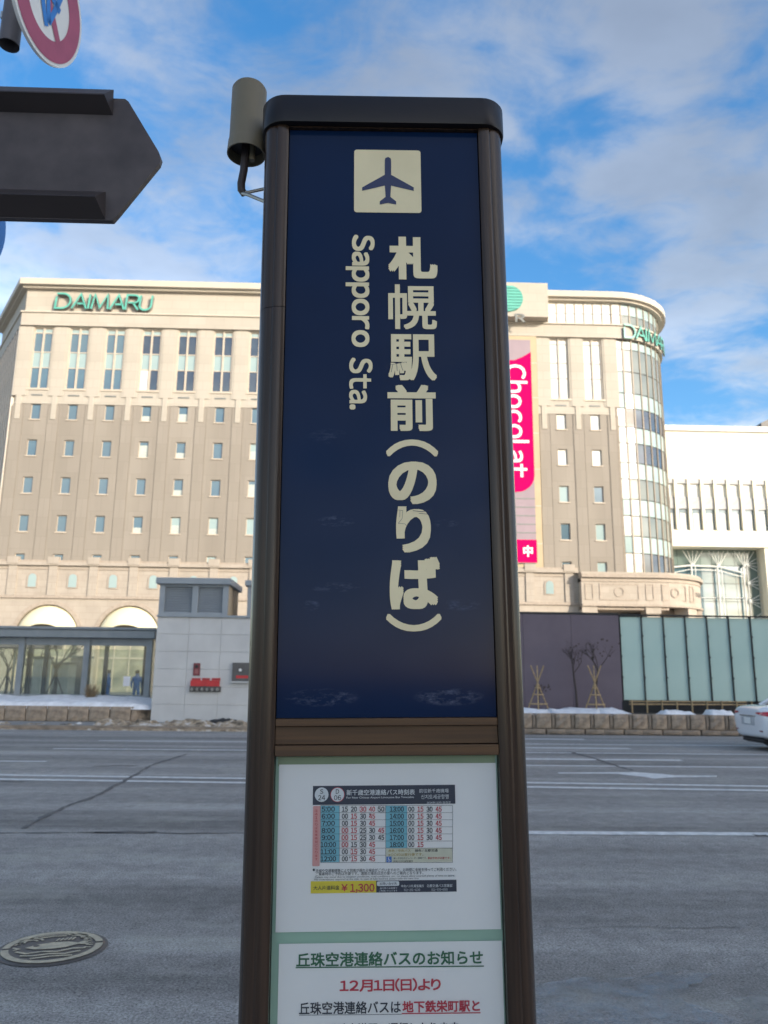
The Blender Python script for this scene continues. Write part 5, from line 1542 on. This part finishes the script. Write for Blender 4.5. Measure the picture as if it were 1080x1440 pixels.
T.fill('navy', 210, 133, 810, 213)
T.disc('white', 247, 172, 29); T.disc('white', 314, 172, 29); T.disc('red', 314, 172, 29, 2, .0011)
for x, a, b in ((247, 'S', '24'), (314, 'D', '06')):
    T.text('dark', a, x - 7, 149, x + 7, 168, .01, 3); T.text('dark', b, x - 15, 174, x + 15, 195, .01, 3)
T.text('white', '新千歳空港連絡バス時刻表', 352, 150, 640, 174, .012)
T.text('white', 'For New Chitose Airport Limousine Bus Timetable', 352, 179, 636, 190, .008)
T.text('white', '前往新千歳機場', 658, 147, 782, 164); T.text('white', '신치토세공항행', 666, 171, 782, 190); T.text('white', '2024年12月1日改正', 690, 200, 792, 210)
ROW = [(233 + 29.9 * k) for k in range(8)]
T.fill('cyan', 243, 218, 322, 457); T.fill('cyan', 517, 218, 607, 397); T.fill('cream', 517, 398, 798, 457)
T.fill('pink', 209, 220, 240, 474, 0, .002)
data = [('15', '20', '30ro', '40r', '50o'), ('00', '15r', '30', '45r'), ('00', '15r', '30', '45r'), ('00ro', '15r', '25o', '30', '45r'), ('00ro', '15r', '25o', '30', '45'),
        ('00ro', '15', '30o', '45r'), ('00', '15ro', '30', '45r'), ('00', '15r', '30', '45r')]
for k, y in enumerate(ROW):
    wd = 28 if k < 5 else 33
    T.text('dark', '%d:00' % (5 + k), 275 - wd, y - 11, 275 + wd, y + 11, .03)
    for j, c in enumerate(data[k]):
        x = 345 + j * 38.2; ink = 'red' if 'r' in c else 'dark'
        T.text(ink, c[:2], x - 13, y - 11, x + 13, y + 11, .03)
        if 'o' in c: T.disc(ink, x, y, 15.5, 1, .0004)
    T.line('dark', 243, 218 + 29.9 * k, 517, 218 + 29.9 * k, .0006)
for k in range(6):
    y = ROW[k]; T.text('dark', '%d:00' % (13 + k), 534, y - 11, 594, y + 11, .03)
    for j, c in enumerate((('00', '15r', '30', '45r') if k < 5 else ('00', '15r'))):
        x = 625 + j * 38.4; T.text('red' if 'r' in c else 'dark', c[:2], x - 13, y - 11, x + 13, y + 11, .03)
for k in range(7): T.line('dark', 517, 218 + 29.9 * k, 799, 218 + 29.9 * k, .0006)
for x in (243, 517, 799): T.line('dark', x, 218, x, 458, .0006)
for a, b in ((322, 457), (607, 397)): T.line('dark', a, 218, a, b, .0005)
T.line('dark', 243, 458, 799, 458, .0006)
T.text('gold', '赤色 / 中央バス', 528, 402, 622, 414, .008); T.text('dark', '緑色 / 北都交通', 640, 401, 736, 413, .012); T.text('gold', '※○○印は直行便です。', 528, 418, 676, 431, .004)
T.fill('blue', 520, 433, 542, 457, 1); T.disc('white', 529, 439, 2.2, 2); T.line('white', 529, 441, 530, 448, .0009, 2); T.line('white', 530, 448, 537, 448, .0009, 2); T.disc('white', 531, 450, 4.5, 2, .0006)
T.text('dark', '車いす対応のエレベーター車両です。', 550, 435, 690, 444); T.text('red', '事前予約が必要です。', 694, 434, 790, 444, .01); T.text('dark', '中央バス札幌営業所', 550, 448, 632, 457)
T.text('dark', '※', 446, 250, 454, 258); T.text('dark', '※', 362, 432, 370, 440)
for k, c in enumerate('は４１のりば発車時刻になります'): T.text('red', c, 219, 234 + k * 14.6, 230, 245 + k * 14.6)
T.disc('dark', 214, 489, 5); T.text('dark', '天候や交通事情等により到着が遅れる場合がございますので、お時間に余裕を持ってご利用ください。', 222, 482, 815, 497, .004)
T.text('dark', 'ご乗車時のご予約は不要です。満席の場合は次の便へのご案内となります。', 222, 497, 676, 511, .004)
T.text('dark', 'Delays may occur due to weather conditions, road conditions, etc., so please allow yourself plenty of time to spare.', 219, 512, 808, 522)
T.text('dark', 'No reservations required at the ride. In case of fully booked, please take the next bus.', 217, 523, 658, 533)
T.fill('yellow', 201, 536, 477, 587); T.fill('navy', 477, 533, 816, 583)
T.text('dark', '大人片道料金', 212, 555, 322, 574, .008); T.text('red', '¥', 330, 549, 357, 579, .02); T.text('red', '1,300', 367, 547, 470, 586, .025)
T.fill('white', 480, 537, 574, 557, 1, .003); T.text('navy', 'お問い合せ先', 492, 541, 564, 553, .01)
T.text('white', '運行等のお客様で', 492, 562, 566, 570); T.text('white', 'ご利用いただけます', 490, 573, 566, 581)
T.text('white', '中央バス札幌営業所', 582, 551, 678, 563, .005); T.text('white', '011-251-0233', 594, 568, 662, 578); T.text('white', '北都交通バス営業部', 690, 549, 798, 562, .005); T.text('white', '011-375-6000', 710, 567, 778, 577)
T.done()
ntc = sheet_thing('bus_notice_sheet', 'white notice with green heading and red date below the timetable', UR(389, 1325, 711, 1650, YP))
Nn = Print(ntc, lambda x, y: (320 + x / 2.348, 1240 + y / 2.35))
Nn.text('green', '丘珠空港連絡バスのお知らせ', 227, 229, 843, 277, .028, res=3); Nn.line('green', 225, 283, 846, 278, .0022)
Nn.text('red', '12月1日(日)より', 370, 318, 704, 362, .030, res=3)
Nn.text('dark', '丘珠空港連絡バスは', 236, 394, 572, 436, .018, res=3); Nn.text('red', '地下鉄栄町駅と', 577, 390, 833, 430, .032, res=3); Nn.line('red', 575, 435, 835, 432, .0020)
Nn.line('dark', 236, 440, 575, 437, .0008)
Nn.text('dark', '丘珠空港間の運行となります', 330, 464, 762, 506, .02, res=3)
Nn.done()

# ================================================================== BEIGE CYLINDER UNIT on the pillar's left side
AY = 1.83
at0 = at(347, 118, AY); zt_ = at(349, 122, AY).z; zb_ = at(343, 218, AY).z; ax = at(345, 200, AY).x + .004
an = thing('antenna_unit', 'beige cylinder antenna on a bent dark arm at the pillar side', 'antenna', (ax, AY, zb_))
ar = .046
MB().lathe([(.0, zt_), (ar * .6, zt_ - .002), (ar * .9, zt_ - .006), (ar, zt_ - .014), (ar * 1.0, zb_ + .038), (ar * 1.05, zb_ + .034), (ar * 1.09, zb_), (ar * 1.02, zb_), (ar * .98, zb_ + .03)], ax, AY, 36).build('cylinder', M_BEIGE, an, True)
MB().lathe([(.0, zb_ + .028), (ar, zb_ + .028)], ax, AY, 24).build('inner_plate', M_BLACK, an)
pE = at(339, 272, AY); pM = at(343, 240, AY)
MB().tube([(ax - .002, AY, zb_ + .03), (ax - .004, AY, pM.z), (pE.x - .001, AY, pE.z + .03), (pE.x, AY + .002, pE.z + .012), (pE.x + .008, AY + .004, pE.z)], [.0105, .0105, .0105, .0105, .009], 12).build('arm', M_DRIB, an, True)
MB().tube([(ax + .016, AY, zb_ + .03), (ax + .016, AY, zb_ - .016)], .008, 10).build('cable_gland', M_BEIGE, an, True)
e1, e2 = at(373, 264, AY), at(373, 287, AY - .04)
MB().tube([(pE.x + .004, AY, pE.z + .004), (pE.x + .02, AY, pE.z + .004), (e1.x + .01, AY, e1.z)], .0042, 8).build('bracket_rod', M_STEEL, an, True)
MB().tube([(pE.x + .004, AY, pE.z), (pE.x + .02, AY - .01, pE.z - .010), (e2.x + .015, AY - .04, e2.z)], .0048, 8).build('bracket_rod', M_STEEL, an, True)
MB().box(e1.x - .001, e1.x + .006, AY - .012, AY + .012, e1.z - .012, e1.z + .014).build('bracket_plate', M_DRIB, an)

# ================================================================== SIGN POST on the left, outside the frame, with an arrow board
QY = 2.35
sp_ = thing('arrow_board', 'dark grey arrow-shaped sign board seen from behind at the left', 'sign', (-1.75, QY + .06, .12))
def q2(px, py): p = at(px, py, QY); return p.x, p.z
A = [q2(0, 124), q2(150, 127), q2(178, 139), q2(222, 213), q2(227, 222), q2(222, 233), q2(163, 303), q2(150, 311), q2(0, 313)]
zt2, zb2 = q2(60, 125)[1], q2(60, 312)[1]; xl2 = -1.95
tip = q2(227, 223)
outline = [(xl2, zt2), q2(152, 138)] + [q2(176, 139), q2(181, 143)] + [q2(223, 213), q2(226.5, 222), q2(224, 230)] + [q2(166, 301), q2(158, 310)] + [(xl2, zb2)]
outline[0] = (xl2, outline[1][1]); outline[-1] = (xl2, outline[-2][1])
MB().prism_y(outline, QY, QY + .022).build('board', M_DGREY, sp_)
zr1 = q2(160, 162)[1]; zr0 = at(80, 131, QY - .055).z
xr1 = q2(160, 150)[0]; xr0 = q2(150, 290)[0]
za, zb3 = at(80, 275, QY - .055).z, q2(145, 311)[1]
MB().add([(xl2, QY - .055, zr0), (xr1 - .015, QY - .055, zr0), (xr1, QY - .001, zr1), (xl2, QY - .001, zr1), (xl2, QY - .053, zr0 + .006), (xr1 - .015, QY - .053, zr0 + .006), (xr1 - .005, QY - .001, q2(80, 124)[1]), (xl2, QY - .001, q2(80, 124)[1])],
         [(0, 1, 2, 3), (0, 4, 5, 1), (4, 7, 6, 5), (1, 5, 6, 2)]).build('rear_rib', M_DRIB, sp_)
MB().add([(xl2, QY - .055, za), (xr0 - .02, QY - .055, za), (xr0, QY - .001, zb3 + .006), (xl2, QY - .001, zb3 + .006), (xl2, QY - .053, za + .006), (xr0 - .02, QY - .053, za + .006), (xr0 - .008, QY - .001, q2(80, 268)[1]), (xl2, QY - .001, q2(80, 268)[1])],
         [(0, 1, 2, 3), (0, 4, 5, 1), (4, 7, 6, 5), (1, 5, 6, 2)]).build('rear_rib', M_DRIB, sp_)
MB().tube([(-1.75, QY + .06, .121), (-1.75, QY + .06, zt2 + .25)], .038, 14).build('post', M_DGREY, sp_, True)
for z in (zt2 - .06, zb2 + .06): MB().box(-1.80, -1.70, QY + .0225, QY + .11, z - .02, z + .02).build('clamp', M_STEEL, sp_)
# blue disc further back, its edge just in frame below the arrow board
bc = at(-47, 292, 3.46)
bsn = MB(); bsn.prism_y([(.30 * math.cos(2 * PI * k / 48), .30 * math.sin(2 * PI * k / 48)) for k in range(48)], 0, .015)
bs_o = bsn.build('blue_sign', mat('blue_sign_paint', (.03, .17, .50), .4)); bs_o.location = bc; bs_o.rotation_euler = (.05, 0, 1.3926)
tag(bs_o, 'blue round sign whose edge shows under the arrow board at the left', 'sign')
# round prohibition sign hung from an overhead arm
RY = 3.463
rs_ = thing('round_sign', 'round red-ringed traffic sign with a red bar, cut off at the top left', 'traffic sign', (0, 0, 0))
rc = Vector((-1.676, RY, 5.018)); R0 = .30
rs_.location = rc; ORG[rs_.name] = Vector((0, 0, 0))
rs_.rotation_euler = (.12, 0, 1.3926)
def dsc(r0, r1, Y, name, m, par=None):
    mb = MB(); n = 64
    if r0 == 0: mb.add([(r1 * math.cos(2 * PI * k / n), Y, r1 * math.sin(2 * PI * k / n)) for k in range(n)], [tuple(range(n))])
    else:
        mb.add([(r * math.cos(2 * PI * k / n), Y, r * math.sin(2 * PI * k / n)) for r in (r0, r1) for k in range(n)], [(k, (k + 1) % n, n + (k + 1) % n, n + k) for k in range(n)])
    return mb.build(name, m, rs_)
pl3 = MB(); pl3.prism_y([(R0 * math.cos(2 * PI * k / 64), R0 * math.sin(2 * PI * k / 64)) for k in range(64)], 0, .018); pl3.build('disc', M_WHITE, rs_)
M_SRED = mat('dull_sign_red', (.43, .085, .16), .5, c2=(.37, .075, .14), nscale=9)  # dull pinkish red with slight random variation
dsc(R0 * .60, R0 * .94, -.002, 'red_ring', M_SRED)
ribbon(MB(), [(-.13, .13), (.13, -.13)], .045, -.003).build('red_bar', M_SRED, rs_)
M_SBLU = mat('sign_blue', (.03, .22, .65), .4)
for pts in ([(-.10, .16), (-.02, .02), (.03, -.10)], [(.08, .14), (.05, -.02), (.03, -.10)], [(.0, .04), (.09, .02)], [(-.06, -.02), (.02, -.13)]): ribbon(MB(), pts, .034, -.004).build('blue_figure', M_SBLU, rs_)
pe = at(4, 38, RY + .02)
sa = thing('sign_arm', 'grey overhead pipe ending behind the round traffic sign', 'pole', (pe.x - 1.2, RY + .12, .12))
MB().lathe([(.052, pe.z - .02), (.044, pe.z + .9)], pe.x - .01, RY + .12, 20).lathe([(.045, pe.z - .02), (.045, pe.z + .9)], pe.x - .01, RY + .12, 20).build('drop_pipe', mat('dull_pipe_paint', (.11, .095, .10), .5), sa, True)
MB().lathe([(.0, pe.z + .05), (.045, pe.z + .05)], pe.x - .01, RY + .12, 16).build('pipe_plug', M_BLACK, sa)
MB().tube([(pe.x + .1, RY + .12, pe.z + .9), (pe.x - 1.0, RY + .12, pe.z + .9), (pe.x - 1.2, RY + .12, pe.z + .7), (pe.x - 1.2, RY + .12, -.01)], .06, 14).build('mast', M_STEEL, sa, True)
MB().box(pe.x - .06, rc.x - .02, RY + .09, RY + .15, rc.z - .02, rc.z + .02).build('clamp', M_STEEL, sa)

# ------------------------------------------------------------------ groups of look-alikes
for key, g in (('tree_stakes', 'tripod stakes along the right planter'), ('young_tree', 'young trees before the plum wall'), ('plaza_cabinet', 'cabinets standing in the plaza'), ('bare_tree', 'bare trees in the plaza'),
               ('person', 'people behind the shelter'), ('stone_planter', 'stone planters along the far kerb'), ('snow', 'snow lying on the planters')):
    for o in COL.objects:
        if o.parent is None and o.name.split('.')[0] == key: o['group'] = g
